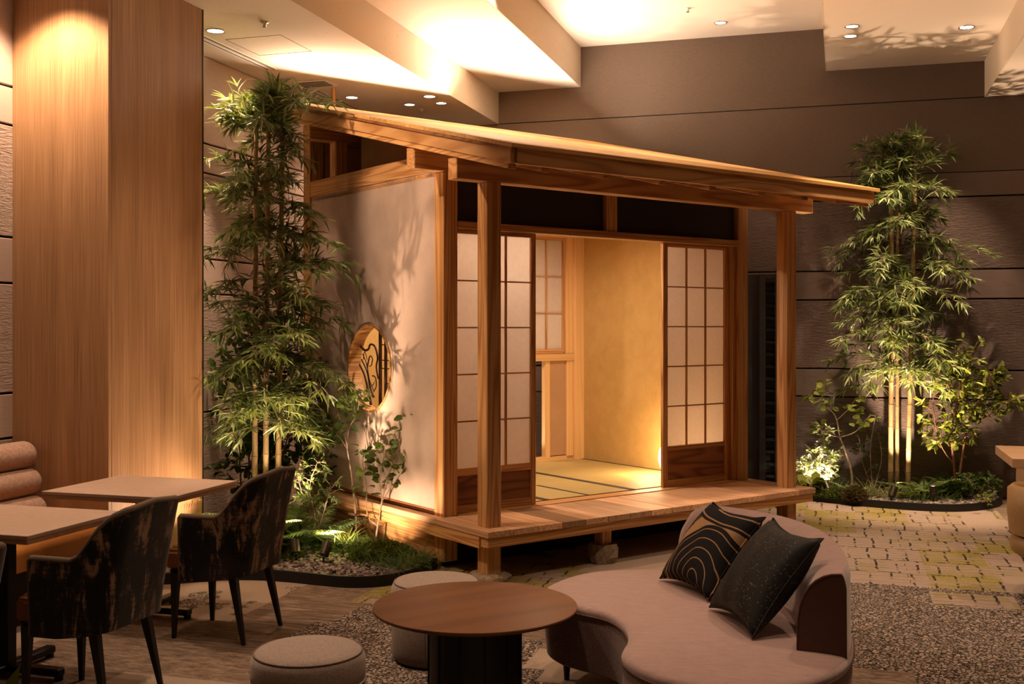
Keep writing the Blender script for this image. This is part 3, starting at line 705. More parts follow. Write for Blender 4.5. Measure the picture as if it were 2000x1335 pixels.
slot(-4.57, 6.9, 8.22, 'linear slot diffuser along the ceiling beside the column'); slot(-4.61, 9.1, 9.95, 'linear slot diffuser seen behind the timber pole')
hp = tag(empty('access_hatch', (-4.2, 7.52, ZL)), 'flush access hatch outlined in the pitted ceiling', 'hatch')
for d in ((-.23, .23, -.252, -.248), (-.23, .23, .248, .252), (-.232, -.228, -.25, .25), (.228, .232, -.25, .25)):
    box('hatch_edge', 'groove', (*d, -.0015, .002), hp, 0)
cs = tag(empty('ceiling_vent', (-4.46, 8.79, ZL)), 'square ceiling vent above the bamboo tops', 'vent')
box('vent_frame', 'white_trim', (-.17, .17, -.12, .12, -.012, -.0005), cs, .003)
for k in range(4): box('vent_blade', 'groove', (-.14, .14, -.09+k*.05, -.07+k*.05, -.016, -.0125), cs, 0)

# ------------------------------------------------------------------ planting beds
def extrude_path(pts, thick, z0, z1, closed=False):
    P = [Vector((p[0], p[1])) for p in pts]; n = len(P); rings = []
    for i, p in enumerate(P):
        a = P[max(i-1, 0)]; b = P[min(i+1, n-1)]; t = (b-a).normalized(); nn = Vector((-t.y, t.x))
        q = p+nn*thick
        rings.append([(p.x, p.y, z0), (q.x, q.y, z0), (q.x, q.y, z1), (p.x, p.y, z1)])
    return B().loft(rings)
def inside(pt, poly):
    x, y = pt; c = False; j = len(poly)-1
    for i in range(len(poly)):
        xi, yi = poly[i]; xj, yj = poly[j]
        if ((yi > y) != (yj > y)) and x < (xj-xi)*(y-yi)/(yj-yi+1e-12)+xi: c = not c
        j = i
    return c
ico = bmesh.new(); bmesh.ops.create_icosphere(ico, subdivisions=1, radius=1.0); ico.verts.ensure_lookup_table()
ICOV = np.array([v_.co[:] for v_ in ico.verts]); ICOF = np.array([[q.index for q in f_.verts] for f_ in ico.faces]); ico.free()
def stones_mesh(name, P, S, seed):
    R = np.random.default_rng(seed); n = len(P); P = np.asarray(P)
    V = ICOV[None]*(1+R.uniform(-.22, .22, (n, len(ICOV), 1)))
    sc = S[:, None, None]*np.stack([R.uniform(.8, 1.3, n), R.uniform(.7, 1.0, n), R.uniform(.4, .65, n)], 1)[:, None, :]
    V = V*sc; a = R.uniform(0, 6.28, n); ca, sa = np.cos(a)[:, None], np.sin(a)[:, None]
    V = np.stack([V[..., 0]*ca-V[..., 1]*sa, V[..., 0]*sa+V[..., 1]*ca, V[..., 2]], -1)+P[:, None, :]
    F = (ICOF[None]+(np.arange(n)*len(ICOV))[:, None, None]).reshape(-1, 3)
    me = bpy.data.meshes.new(name); me.from_pydata(V.reshape(-1, 3).tolist(), [], F.tolist())
    at = me.attributes.new('tint', 'FLOAT', 'POINT'); at.data.foreach_set('value', np.repeat(R.random(n), len(ICOV)).astype(np.float32)); return me
def bed(name, label, kerb_pts, outline, h, count, seed, soilfun):
    t = tag(empty(name), label, 'planting bed')
    kp = catmull([(*p, 0) for p in kerb_pts], 6)
    extrude_path(kp, .022, 0, h).build('edging', 'kerb', t)
    poly = [(p.x, p.y) for p in kp]+outline
    bm = bmesh.new(); vs_ = [bm.verts.new((x, y, h*.62)) for x, y in poly]; bm.faces.new(vs_); bmesh.ops.triangulate(bm, faces=bm.faces[:])
    me = bpy.data.meshes.new('soil'); bm.to_mesh(me); bm.free(); link('soil', me, 'soil', t)
    xs = [p[0] for p in poly]; ys = [p[1] for p in poly]; P = []
    R = random.Random(seed); tries = 0
    while len(P) < count and tries < count*12:
        tries += 1; x = R.uniform(min(xs), max(xs)); y = R.uniform(min(ys), max(ys))
        if inside((x, y), poly) and soilfun(x, y, R) and min((x-q.x)**2+(y-q.y)**2 for q in kp) > .0018: P.append((x, y, h*.62+R.uniform(0, .018)))
    gv = link('gravel', stones_mesh('gravel', P, nrng.uniform(.010, .021, len(P)), seed), 'gravel', t); tag(gv, 'grey brown gravel', kind='stuff')
    return t
kL = [(-4.16, 5.87), (-4.0, 5.93), (-3.79, 6.09), (-3.60, 6.165), (-3.40, 6.19), (-3.19, 6.175), (-2.95, 6.155), (-2.78, 6.20), (-2.66, 6.32), (-2.585, 6.52), (-2.565, 6.83)]
HL = .07
teaL = [tuple(tw(-.03, .60)[:2]), tuple(tw(-.03, 2.6)[:2])]
bed('planting_bed', 'gravel planting bed with black edging between column and tea house', kL, teaL+[(-4.85, 8.6), (-4.85, 6.56), (-4.16, 6.56)], HL, 5200, 3,
    lambda x, y, R: y < 7.1 or R.random() < .3)
kR = [(-.75, 10.98), (-.66, 10.80), (-.366, 10.54), (0.0, 10.37), (.35, 10.25), (.685, 10.19), (.95, 10.22), (1.15, 10.34), (1.33, 10.56), (1.42, 10.82), (1.43, 11.1)]
HR = .065
bed('planting_bed', 'gravel planting bed with black edging against the dark back wall', kR, [], HR, 4200, 5, lambda x, y, R: y < 10.75 or R.random() < .2)

# ------------------------------------------------------------------ plants
def rnd_dir(R, zlo=-1, zhi=1):
    a = R.uniform(0, 2*math.pi); z = R.uniform(zlo, zhi); s = math.sqrt(max(0, 1-z*z)); return Vector((math.cos(a)*s, math.sin(a)*s, z))
def bamboo(base, top, z_leaf, label, group, seed, rad=.023, leaf_top=None, spread=.5, density=1.0):
    R = random.Random(seed); base = Vector(base); top = Vector(top)
    t = tag(empty('bamboo', base), label, 'bamboo', group)
    n = 15; pts = []; rad_l = []; zz = [i/n for i in range(n+1)]; axis = top-base
    cul = B(); nodes = []
    for i in range(n):
        a = axis*zz[i]; b = axis*zz[i+1]; r = rad*(1-.25*zz[i])
        nodes.append((a, r))
    pts = []; rr = []
    for i in range(n+1):
        p = axis*zz[i]; r = rad*(1-.28*zz[i])
        if i > 0: pts += [p-axis*.004, p, p+axis*.004] if i < n else [p]; rr += [r*.97, r*1.09, r*.97] if i < n else [r]
        else: pts.append(p); rr.append(r)
    B().tube(pts, rr, 12).build('culm', 'culm', t, smooth=True)
    nm = B().tube([(0, 0, -.0035), (0, 0, .0035)], 1.11, 12).mesh('node_ring')
    for i in range(1, n):
        o = link('node_ring', nm, 'node', t); r = rad*(1-.28*zz[i]); o.location = axis*zz[i]; o.scale = (r, r, 1)
    twg = B(); P = []; D = []; Nn = []; Ln = []; Wd = []
    H = axis.length
    z = z_leaf; bx, by, _ = base
    def ok(q):
        gx, gy = bx+q.x, by+q.y
        if gy > 11.08 or gx < -4.83 or (gx < -4.13 and gy < 6.6): return False
        r_ = TM.inverted() @ Vector((gx, gy, 0))
        if -.06 < r_.x < 3.05 and .3 < r_.y < 2.7: return False
        return not (-.34 < r_.x < 3.24 and -.7 < r_.y < 2.8 and base.z+q.z > 2.40)
    while z < H:
        topz_ = z > H*.9
        for q in range(R.choice((3, 4)) if not topz_ else 7):
            az = R.uniform(0, 2*math.pi); ln = spread*R.uniform(.45, 1.1)*(1.0 if z < H*.8 else .8); el = R.uniform(.1, .55) if not topz_ else R.uniform(.3, 1.3)
            d = Vector((math.cos(az)*math.cos(el), math.sin(az)*math.cos(el), math.sin(el))); p0 = axis*(z/H)
            path = []; m_ = 7
            for j in range(m_):
                s = j/(m_-1); path.append(p0+d*ln*s+Vector((0, 0, -.38*ln*s*s)))
            if not ok(path[-1]*1.0+d*.06) or not ok(path[3]): continue
            twg.tube(path, [.0045*(1-.75*j/(m_-1)) for j in range(m_)], 4, False)
            for j in range(1, m_):
                if R.random() > density: continue
                c = path[j]; tang = (path[j]-path[j-1]).normalized()
                for s in range(R.choice((2, 3, 3))):
                    tw_ = (tang+rnd_dir(R, -.25, .3)*.9).normalized(); tl = R.uniform(.05, .12)
                    e = c+tw_*tl; twg.tube([c, e], [.0022, .001], 3, False)
                    for li in range(R.choice((5, 6, 7))):
                        ld = (tw_*.9+rnd_dir(R, -.45, .4)*.8).normalized()
                        pp_ = e-tw_*tl*R.uniform(0, .55); ll_ = R.uniform(.075, .145)
                        if not ok(pp_+ld*ll_): continue
                        P.append(pp_); D.append(ld); nv = Vector((0, 0, 1))+rnd_dir(R)*.6; Nn.append(nv)
                        Ln.append(ll_); Wd.append(R.uniform(.013, .020))
        z += R.uniform(.19, .27)
    tag(twg.build('twigs', 'bark', t), kind='stuff')
    fo = link('foliage', leaves_mesh('foliage', P, D, Nn, Ln, Wd, .22), 'bamboo_leaf', t); tag(fo, 'narrow green bamboo leaves', kind='stuff')
    return t
gL = 'bamboo stems in the side bed'; gR = 'bamboo stems by the back wall'
bamboo((-4.10, 7.12, .05), (-4.085, 7.12, 3.12), .85, 'bamboo stem nearest the wooden column', gL, 21, spread=.60)
bamboo((-4.03, 7.15, .05), (-4.005, 7.16, 3.20), .80, 'middle bamboo stem of the three beside the column', gL, 22, spread=.58)
bamboo((-3.94, 7.17, .05), (-3.90, 7.18, 3.18), .85, 'bamboo stem nearest the tea house plaster wall', gL, 23, spread=.62)
bamboo((.455, 10.80, .05), (.47, 10.80, 3.18), 1.0, 'thickest bamboo stem by the back wall', gR, 31, rad=.025, spread=.60)
bamboo((.515, 10.86, .05), (.52, 10.86, 3.10), 1.15, 'bamboo stem just behind the thickest one at the back wall', gR, 32, rad=.02, spread=.50)
bamboo((.605, 10.80, .05), (.675, 10.80, 3.18), 1.15, 'leaning bamboo stem standing apart at the back wall', gR, 33, rad=.024, spread=.60)

LEAF1 = {}
def leaf_obj(kind, R, p, d, nv, ln, wd, parent, mat):
    """a leaf as an object of its own, sharing mesh data"""
    if kind not in LEAF1:
        me = leaves_mesh('leaf', [(0, 0, 0)], [(1, 0, 0)], [(0, 0, 1)], [1.0], [.78], .12, .3, 'round'); me.materials.append(M[mat]); LEAF1[kind] = me
    o = bpy.data.objects.new('leaf', LEAF1[kind]); COL.objects.link(o); o.parent = parent
    d = d.normalized(); s = nv.cross(d).normalized(); u_ = d.cross(s)
    o.matrix_local = Matrix.Translation(p) @ Matrix((d, s, u_)).transposed().to_4x4() @ Matrix.Diagonal((ln, wd/.78, ln, 1))
    return o
def sapling(base, limbs, label, seed, mat, leaf=(.045, .06), per=4, trunk_mat='bark', kind='r', spread=.06):
    """stems given as polylines (relative to base); round leaves sit at the outer joints, each an object of its own"""
    R = random.Random(seed); t = tag(empty('sapling', base), label, 'sapling')
    for pts, r0, r1, leafy in limbs:
        c = catmull(pts, 5); m_ = len(c)
        B().tube(c, [r0+(r1-r0)*i/(m_-1) for i in range(m_)], 6).build('stem', trunk_mat, t, smooth=True)
        if leafy:
            for i in range(int(m_*(1-leafy)), m_, 2):
                for q in range(per):
                    d = rnd_dir(R, -.35, .6); p = c[i]+d*R.uniform(.0, spread); ln = R.uniform(*leaf)
                    leaf_obj(kind+mat, R, p, (d+Vector((0, 0, R.uniform(-.4, .2)))), (Vector((0, 0, .8))+rnd_dir(R)*.8), ln, ln*R.uniform(.7, .85), t, mat)
    return t
# two small round-leaved trees in front of the plaster wall
sapling((-3.37, 7.30, .05), [([(0, 0, 0), (-.015, .01, .25), (-.06, .04, .50), (-.10, .06, .66)], .010, .006, 0),
                             ([(-.10, .06, .66), (-.085, .05, .80), (-.02, .05, .92), (.02, .02, 1.02), (.10, .0, 1.12)], .005, .002, .75),
                             ([(-.10, .06, .66), (-.19, .08, .76), (-.26, .06, .82), (-.33, .10, .92)], .004, .002, .85),
                             ([(-.10, .06, .66), (-.15, .10, .80), (-.20, .09, .96), (-.12, .05, 1.02)], .004, .002, .6),
                             ([(-.02, .05, .92), (-.09, .03, 1.0), (-.13, .02, 1.07)], .003, .0015, .7)],
        'slender round-leaved sapling under the round window', 5, 'round_leaf', (.052, .074), 4)
sapling((-3.17, 7.18, .05), [([(0, 0, 0), (.02, .0, .14), (.05, .01, .32), (.10, .0, .50)], .008, .005, 0),
                             ([(.02, .0, .14), (-.06, .0, .22), (-.07, .01, .42), (-.10, .02, .56), (-.14, .03, .66)], .005, .002, .6),
                             ([(.05, .01, .32), (.03, .02, .48), (.06, .02, .64), (.04, .04, .74)], .004, .002, .75),
                             ([(.10, .0, .50), (.17, .0, .66), (.20, .02, .80), (.28, .02, .94)], .004, .002, .8),
                             ([(.05, .01, .32), (.16, .02, .48), (.26, .02, .60), (.36, .04, .78)], .004, .002, .7)],
        'branching round-leaved shrub beside the tea house corner post', 6, 'round_leaf', (.052, .076), 4)
# sapling at back wall
sapling((.10, 10.72, .05), [([(0, 0, 0), (.01, 0, .16), (-.03, 0, .34), (-.10, 0, .52)], .012, .007, 0),
                            ([(-.10, 0, .52), (-.14, .0, .72), (-.26, 0, .84), (-.38, .02, .92)], .006, .002, .45),
                            ([(-.10, 0, .52), (-.22, -.02, .56), (-.32, 0, .62)], .005, .002, .5),
                            ([(-.10, 0, .52), (.04, 0, .58), (.12, -.01, .68), (.18, 0, .74)], .005, .002, .6),
                            ([(-.13, 0, .68), (-.03, .01, .78), (.05, 0, .90)], .004, .002, .5),
                            ([(-.26, 0, .84), (-.25, 0, .95), (-.22, 0, 1.03)], .003, .0015, .6)],
        'bare-trunked sapling left of the back wall bamboo', 8, 'bush_leaf', (.06, .085), 3, spread=.07)
def bush(base, stems, label, seed, mat, n, ln, wd, bark='bark', shape='lance', zsq=1.0, name='shrub', cat='shrub', rad=.2):
    """several stems with a dense cloud of small leaves round their upper ends"""
    R = random.Random(seed); t = tag(empty(name, base), label, cat)
    tips = []
    for pts, r0, r1 in stems:
        c = catmull(pts, 5); m_ = len(c); B().tube(c, [r0+(r1-r0)*i/(m_-1) for i in range(m_)], 6, False).build('stem', bark, t, smooth=True); tips += c[int(m_*.35):]
    P = []; D = []; Nn = []; LL = []; WW = []
    twg = B()
    for i in range(n//5):
        c = R.choice(tips); d = rnd_dir(R, -.5, .8); e = c+d*rad*R.uniform(.3, 1.0)
        twg.tube([c, e], [.002, .001], 3, False)
        for q in range(5):
            P.append(c.lerp(e, R.uniform(.45, 1.0))); D.append((d+rnd_dir(R)*.9)); Nn.append(Vector((0, 0, 1))+rnd_dir(R)*.7); l_ = R.uniform(*ln); LL.append(l_); WW.append(l_*wd)
    tag(twg.build('twigs', bark, t), kind='stuff')
    fo = link('foliage', leaves_mesh('foliage', P, D, Nn, LL, WW, .2, .25, shape), mat, t); tag(fo, kind='stuff')
    return t
bush((1.02, 10.72, .05), [([(0, 0, 0), (-.02, 0, .3), (-.04, 0, .62), (.02, 0, .95), (.05, .02, 1.3)], .014, .004), ([(.01, 0, .1), (.06, 0, .45), (.12, 0, .75), (.26, 0, 1.0), (.30, 0, 1.15)], .012, .003),
     ([(-.02, 0, .3), (-.14, 0, .5), (-.20, .0, .85), (-.16, 0, 1.2)], .006, .003), ([(.12, 0, .75), (.05, 0, 1.05), (.14, .0, 1.35)], .006, .003), ([(.0, 0, .85), (-.12, .02, 1.15), (-.22, .02, 1.42)], .005, .003), ([(.12, 0, .75), (.33, 0, .78), (.42, 0, .9)], .005, .002)],
     'bushy red-stemmed shrub with yellow-green leaves right of the bamboo', 41, 'bush_leaf', 1500, (.05, .085), .42, 'red_bark', 'round', rad=.17)
bush((-.19, 10.72, .05), [([(0, 0, 0), (-.05, 0, .2), (-.02, 0, .40)], .005, .002), ([(0, 0, 0), (.1, 0, .2), (.14, 0, .36)], .005, .002), ([(0, 0, 0), (.02, 0, .3), (.06, .02, .62)], .005, .002), ([(0, 0, 0), (-.1, -.05, .15), (-.16, -.06, .28)], .005, .002)],
     'shrub painted pale as if spotlit beside the veranda end', 42, 'lit_pale_leaf', 900, (.028, .05), .6, 'bark', 'round', rad=.11)
bush((.30, 10.92, .05), [([(0, 0, 0), (-.02, 0, .4), (.03, 0, .75)], .004, .002), ([(0, 0, 0), (.08, 0, .3), (.05, 0, .55)], .004, .002), ([(0, 0, 0), (-.1, 0, .3), (-.12, 0, .5)], .004, .002)],
     'thin dark twiggy shrub behind the tall bamboo', 43, 'dark_leaf', 140, (.03, .05), .4, 'bark', 'round', rad=.1)
bush((1.15, 10.66, .05), [([(0, 0, 0), (.0, 0, .12), (-.05, 0, .2)], .003, .002), ([(0, 0, 0), (.1, 0, .12), (.16, 0, .18)], .003, .002), ([(0, 0, 0), (-.1, -.05, .1), (-.18, -.05, .14)], .003, .002)],
     'low dark ground cover at the bed corner', 44, 'dark_leaf', 420, (.03, .05), .55, 'bark', 'round', name='ground_cover', cat='ground cover', rad=.12)
bush((-4.46, 7.58, .05), [([(0, 0, 0), (.05, 0, .5), (.0, 0, 1.0), (.05, 0, 1.55)], .01, .004), ([(0, 0, 0), (.15, 0, .5), (.22, 0, .95), (.2, 0, 1.4)], .01, .004), ([(0, 0, 0), (-.1, .1, .6), (-.15, .1, 1.3)], .01, .004), ([(.1, 0, .3), (.3, .1, .6), (.36, .1, 1.0)], .008, .004)],
     'dark leafy shrub against the pale wall behind bamboo', 45, 'dark_leaf', 1500, (.06, .10), .5, 'bark', 'round', rad=.26)
bush((-3.93, 7.62, .05), [([(0, 0, 0), (.05, .05, .5), (.0, .1, 1.0), (.08, .1, 1.3)], .008, .003), ([(0, 0, 0), (.12, .0, .4), (.16, 0, .8)], .008, .003)],
     'thin dark shrub in front of the plaster wall end', 46, 'dark_leaf', 420, (.04, .065), .5, 'bark', 'round', rad=.17)
def fern(base, n, ln, label, seed, group, mat='fern_leaf', rise=.9, wd=.16, az=None):
    R = random.Random(seed); t = tag(empty('fern', base), label, 'fern', group)
    for k in range(n):
        a = 2*math.pi*k/n+R.uniform(-.3, .3) if az is None else R.uniform(*az); l_ = ln*R.uniform(.7, 1.1); el = R.uniform(.5, 1.1)*rise; m_ = 13
        P = []; D = []; Nn = []; LL = []; WW = []; path = []
        for j in range(m_+1):
            s = j/m_; h = l_*(math.sin(el)*s-.55*s*s*math.sin(el)); rr = l_*math.cos(el)*s+.1*l_*s*s
            path.append(Vector((math.cos(a)*rr, math.sin(a)*rr, h)))
        for j in range(2, m_+1):
            tg = (path[j]-path[j-1]).normalized(); sd = tg.cross(Vector((0, 0, 1))).normalized(); s = j/m_; lf = wd*l_*(1.15-s)*1.25*min(1, s*3.5)
            for sg in (-1, 1):
                for off in (0, .5):
                    P.append(path[j-1].lerp(path[j], off)); D.append(sd*sg+tg*.45+Vector((0, 0, -.1))); Nn.append(sd.cross(tg)+rnd_dir(R)*.15); LL.append(max(.012, lf)); WW.append(max(.012, lf)*.24+.003)
        me = leaves_mesh('frond', P, D, Nn, LL, WW, .15, .2)
        link('frond', me, mat, t)
    return t
fern((.74, 10.66, .06), 12, .52, 'tall arching fern right of the leaning bamboo', 51, 'ferns by the back wall')
fern((.98, 10.74, .06), 12, .50, 'dark green fern under the red-stemmed shrub', 52, 'ferns by the back wall', 'dark_leaf')
fern((.57, 10.52, .05), 11, .30, 'low yellow-green fern behind the bed spotlight', 53, 'ferns by the back wall', 'bush_leaf')
fern((.12, 10.60, .05), 10, .34, 'small fern below the bare-trunked sapling', 54, 'ferns by the back wall')
fern((-3.90, 6.82, .06), 13, .75, 'feathery fern at the foot of the bamboo', 55, 'ferns in the side bed', wd=.2)
fern((-3.62, 6.95, .06), 13, .72, 'pale feathery fern right of the bamboo stems', 56, 'ferns in the side bed', wd=.2)
fern((-4.10, 6.92, .06), 10, .55, 'small bright fern beside the column edge', 57, 'ferns in the side bed', 'bush_leaf', wd=.2)
fern((-3.31, 6.98, .08), 10, .24, 'lacy blue-green fern beside the lit moss', 58, 'ferns in the side bed', wd=.22)
fern((-3.66, 6.66, .06), 9, .26, 'short fern behind the chair back', 59, 'ferns in the side bed', wd=.22)
def tuft(base, n, ln, label, seed, mat, spread=.06, name='grass_tuft', cat='grass tuft', group=None, wd=.006):
    R = random.Random(seed); t = tag(empty(name, base), label, cat, group)
    P = []; D = []; Nn = []; LL = []; WW = []
    for k in range(n):
        d = rnd_dir(R, .35, .95); P.append(Vector((R.gauss(0, spread), R.gauss(0, spread), 0))); D.append(d); Nn.append(Vector((-d.x, -d.y, 1))); LL.append(ln*R.uniform(.6, 1.15)); WW.append(wd*R.uniform(.8, 1.4))
    fo = link('blades', leaves_mesh('blades', P, D, Nn, LL, WW, .45, .1, 'blade'), mat, t); tag(fo, kind='stuff'); return t
gt = 'grass tufts by the back wall'
tuft((.26, 10.54, .05), 110, .27, 'pale grass tuft in front of the thick bamboo', 61, 'grass_leaf', .05, group=gt)
tuft((-.05, 10.62, .05), 90, .27, 'dark grass tuft left of the sapling trunk', 62, 'dark_leaf', .07, group=gt)
tuft((.70, 10.47, .05), 130, .22, 'bright striped grass tuft in the bed middle', 63, 'fern_leaf', .05, group=gt, wd=.008)
tuft((.43, 10.52, .05), 90, .2, 'short grass tuft between the bamboo and the bed spotlight', 64, 'grass_leaf', .05, group=gt)
tuft((.92, 10.54, .05), 90, .18, 'low dark tuft below the dark fern', 65, 'dark_leaf', .07, group=gt)
tuft((-2.72, 6.55, .06), 150, .16, 'dark grass tuft at the tea house skirting', 66, 'dark_leaf', .09)
tuft((-3.05, 6.72, .12), 160, .17, 'wispy green tuft on the moss mound', 67, 'round_leaf', .1)
def moss(base, rx, ry, h, label, seed, mat='moss', n=2600, name='moss_mound', cat='moss', fl=(.012, .026)):
    R = random.Random(seed); t = tag(empty(name, base), label, cat)
    rings = []; ns = 26
    for q in range(7):
        f_ = q/6; rr = math.cos(f_*math.pi/2*.97); z_ = h*math.sin(f_*math.pi/2)
        rings.append([(rx*rr*(1+.12*math.sin(3*a_+seed)+.06*math.sin(7*a_+2*seed))*math.cos(a_), ry*rr*(1+.12*math.sin(3*a_+seed)+.06*math.sin(7*a_+2*seed))*math.sin(a_), z_) for a_ in [2*math.pi*k/ns for k in range(ns)]])
    B().loft(rings).build('mound', 'soil' if mat != 'moss' else 'moss', t, smooth=True)
    P = []; D = []; Nn = []; LL = []; WW = []
    for k in range(n):
        a_ = R.uniform(0, 6.283); f_ = R.random()**.7; rr = math.sqrt(max(0, 1-f_*f_)) if False else math.cos(f_*math.pi/2); w_ = 1+.12*math.sin(3*a_+seed)+.06*math.sin(7*a_+2*seed)
        p = Vector((rx*rr*w_*math.cos(a_), ry*rr*w_*math.sin(a_), h*math.sin(f_*math.pi/2)))
        P.append(p); D.append(Vector((p.x/rx, p.y/ry, .8))+rnd_dir(R)*.7); Nn.append(rnd_dir(R)+Vector((0, 0, .3))); l_ = R.uniform(*fl); LL.append(l_); WW.append(l_*.5)
    fo = link('pile', leaves_mesh('pile', P, D, Nn, LL, WW, .2), mat, t); tag(fo, kind='stuff'); return t
moss((-2.93, 6.78, .04), .24, .17, .12, 'mossy mound in front of the tea house skirting', 71, n=3800)
moss((-3.28, 7.02, .04), .26, .20, .08, 'moss cushion brightly lit by the bed spotlights', 72)
moss((-3.56, 6.62, .045), .12, .1, .06, 'small moss cushion behind the first bed spotlight', 73, n=900)
moss((-.02, 10.46, .04), .18, .09, .08, 'flat green moss cushion near the veranda corner', 74, n=1800)
moss((.13, 10.36, .04), .10, .08, .10, 'reddish brown tussock beside the moss cushion', 75, 'dry_leaf', 1500, 'tussock', 'tussock', (.02, .05))
bush((-.27, 10.46, .06), [([(0, 0, 0), (0, 0, .08)], .004, .003)], 'round yellow-green leaved plant next to the veranda end', 47, 'bush_leaf', 30, (.09, .12), .9, 'bark', 'round', name='broadleaf_plant', cat='plant', rad=.09)
bush((1.22, 10.42, .05), [([(0, 0, 0), (0, 0, .06)], .003, .002)], 'small yellow-green plant at the bed rim', 48, 'bush_leaf', 60, (.025, .04), .6, 'bark', 'round', name='small_plant', cat='plant', rad=.09)
pb_ = tw(2.05, 3.05)
bush((pb_.x, pb_.y, 0), [([(0, 0, 0), (0, 0, .25), (.03, 0, .45)], .006, .003), ([(0, 0, 0), (.1, 0, .2), (.14, 0, .35)], .006, .003)], 'leafy plant glimpsed through the low rear opening', 49, 'bush_leaf', 320, (.04, .07), .5, 'bark', 'round', rad=.18)

tuft((-2.80, 6.66, .06), 170, .15, 'low dark grass tuft between moss mound and edging', 82, 'dark_leaf', .1)
tuft((-2.66, 6.72, .05), 140, .20, 'taller dark grass tuft beside the tea house front skirting', 83, 'dark_leaf', .07)
bush((-3.58, 7.02, .05), [([(0, 0, 0), (.02, 0, .2), (-.02, 0, .42), (.04, 0, .6)], .006, .003), ([(0, 0, 0), (.08, 0, .22), (.14, 0, .44)], .006, .003), ([(.02, 0, .2), (-.08, 0, .38), (-.12, 0, .52)], .004, .002)],
     'pale feathery shrub right of the bamboo stems', 84, 'fern_leaf', 460, (.03, .055), .35, 'bark', 'lance', rad=.13)
tuft((-3.27, 6.93, .12), 120, .15, 'bright upright tuft on the lit moss cushion', 85, 'bush_leaf', .03)
def spotlight(base, target, label, energy, cone, color=WARM, ln=.10, r=.032, lens='glow_soft'):
    """stake spotlight: short tilted cylinder on a stem"""
    base = Vector(base); d = (Vector(target)-base).normalized(); t = tag(empty('garden_spotlight', base), label, 'spotlight', 'garden spotlights')
    B().tube([(0, 0, -.03), (0, 0, .03)], .007, 8).build('stake', 'black', t)
    c0 = Vector((0, 0, .03)); c1 = c0+d*ln
    s = d.orthogonal().normalized(); u_ = d.cross(s); rings = []
    for q, rr in ((0, .7), (.06, 1), (1, 1), (1, .86), (.9, .86)):
        rings.append([tuple(c0+d*ln*q+(s*math.cos(2*math.pi*k/20)+u_*math.sin(2*math.pi*k/20))*r*rr) for k in range(20)])
    hd = B().loft(rings, True, False).build('head', 'bronze', t); smooth_angle(hd)
    B().loft([[tuple(c0+d*ln*q+(s*math.cos(2*math.pi*k/20)+u_*math.sin(2*math.pi*k/20))*r*.85) for k in range(20)] for q in (.885, .895)]).build('lens', lens, t)
    lamp('spot_beam', 'SPOT', tuple(c1+d*.01), energy, color, tuple(c1+d*2), cone, .35, .016, parent=t)
    return t
spotlight((-3.46, 6.55, .07), (-3.98, 7.15, 1.25), 'left garden spotlight of the two in the side bed', 120, 60)
spotlight((-3.25, 6.53, .07), (-3.20, 7.30, 1.1), 'right garden spotlight of the two in the side bed', 75, 140)
spotlight((-3.62, 6.30, .07), (-4.165, 6.05, 1.6), 'garden spotlight behind the chair facing the column', 60, 120)
spotlight((-4.06, 6.52, .07), (-3.30, 7.55, 2.2), 'garden spotlight hidden in ferns aimed through the bamboo', 480, 85)
spotlight((.44, 10.33, .06), (.85, 10.85, 1.15), 'garden spotlight in front of the bamboo at the back wall', 170, 80)
spotlight((-.10, 10.50, .07), (-.22, 10.75, .35), 'garden spotlight hidden beside the pale shrub', 42, 120, SOFT)
spotlight((.80, 10.40, .07), (.62, 10.05, 3.6), 'garden spotlight hidden in ferns aimed at the ceiling', 420, 75)
# ------------------------------------------------------------------ furniture: dining corner
def dining_table(x0, x1, y0, y1, label):
    cx_, cy_ = (x0+x1)/2, (y0+y1)/2
    t = tag(empty('dining_table', (cx_, cy_, 0)), label, 'table', 'dining tables along the bench')
    hx, hy = (x1-x0)/2, (y1-y0)/2
    box('table_top', 'pale_table', (-hx, hx, -hy, hy, .702, .72), t, 0.002)
    box('edge_band', 'table_edge', (-hx+.001, hx-.001, -hy+.001, hy-.001, .682, .7015), t, 0.001)
    box('column', 'black_steel', (-.03, .03, -.03, .03, .05, .66), t, .004); box('plate', 'black_steel', (-.16, .16, -.16, .16, .66, .681), t, .002)
    for a in (0, 1):
        l_ = .30
        d = ((-l_, l_, -.027, .027) if a == 0 else (-.027, .027, -l_, l_)); box('foot', 'black_steel', (*d, .02, .055), t, .006)
    for x, y in ((.285, 0), (-.285, 0), (0, .285), (0, -.285)): B().lathe([(.02, 0), (.02, .02)], 14, (x, y)).build('glide', 'black', t)
    return t
dining_table(-4.12, -3.33, 4.92, 5.59, 'pale square dining table nearest the wooden column')
dining_table(-4.08, -3.29, 3.84, 4.50, 'pale square dining table nearest the camera on the bench side')
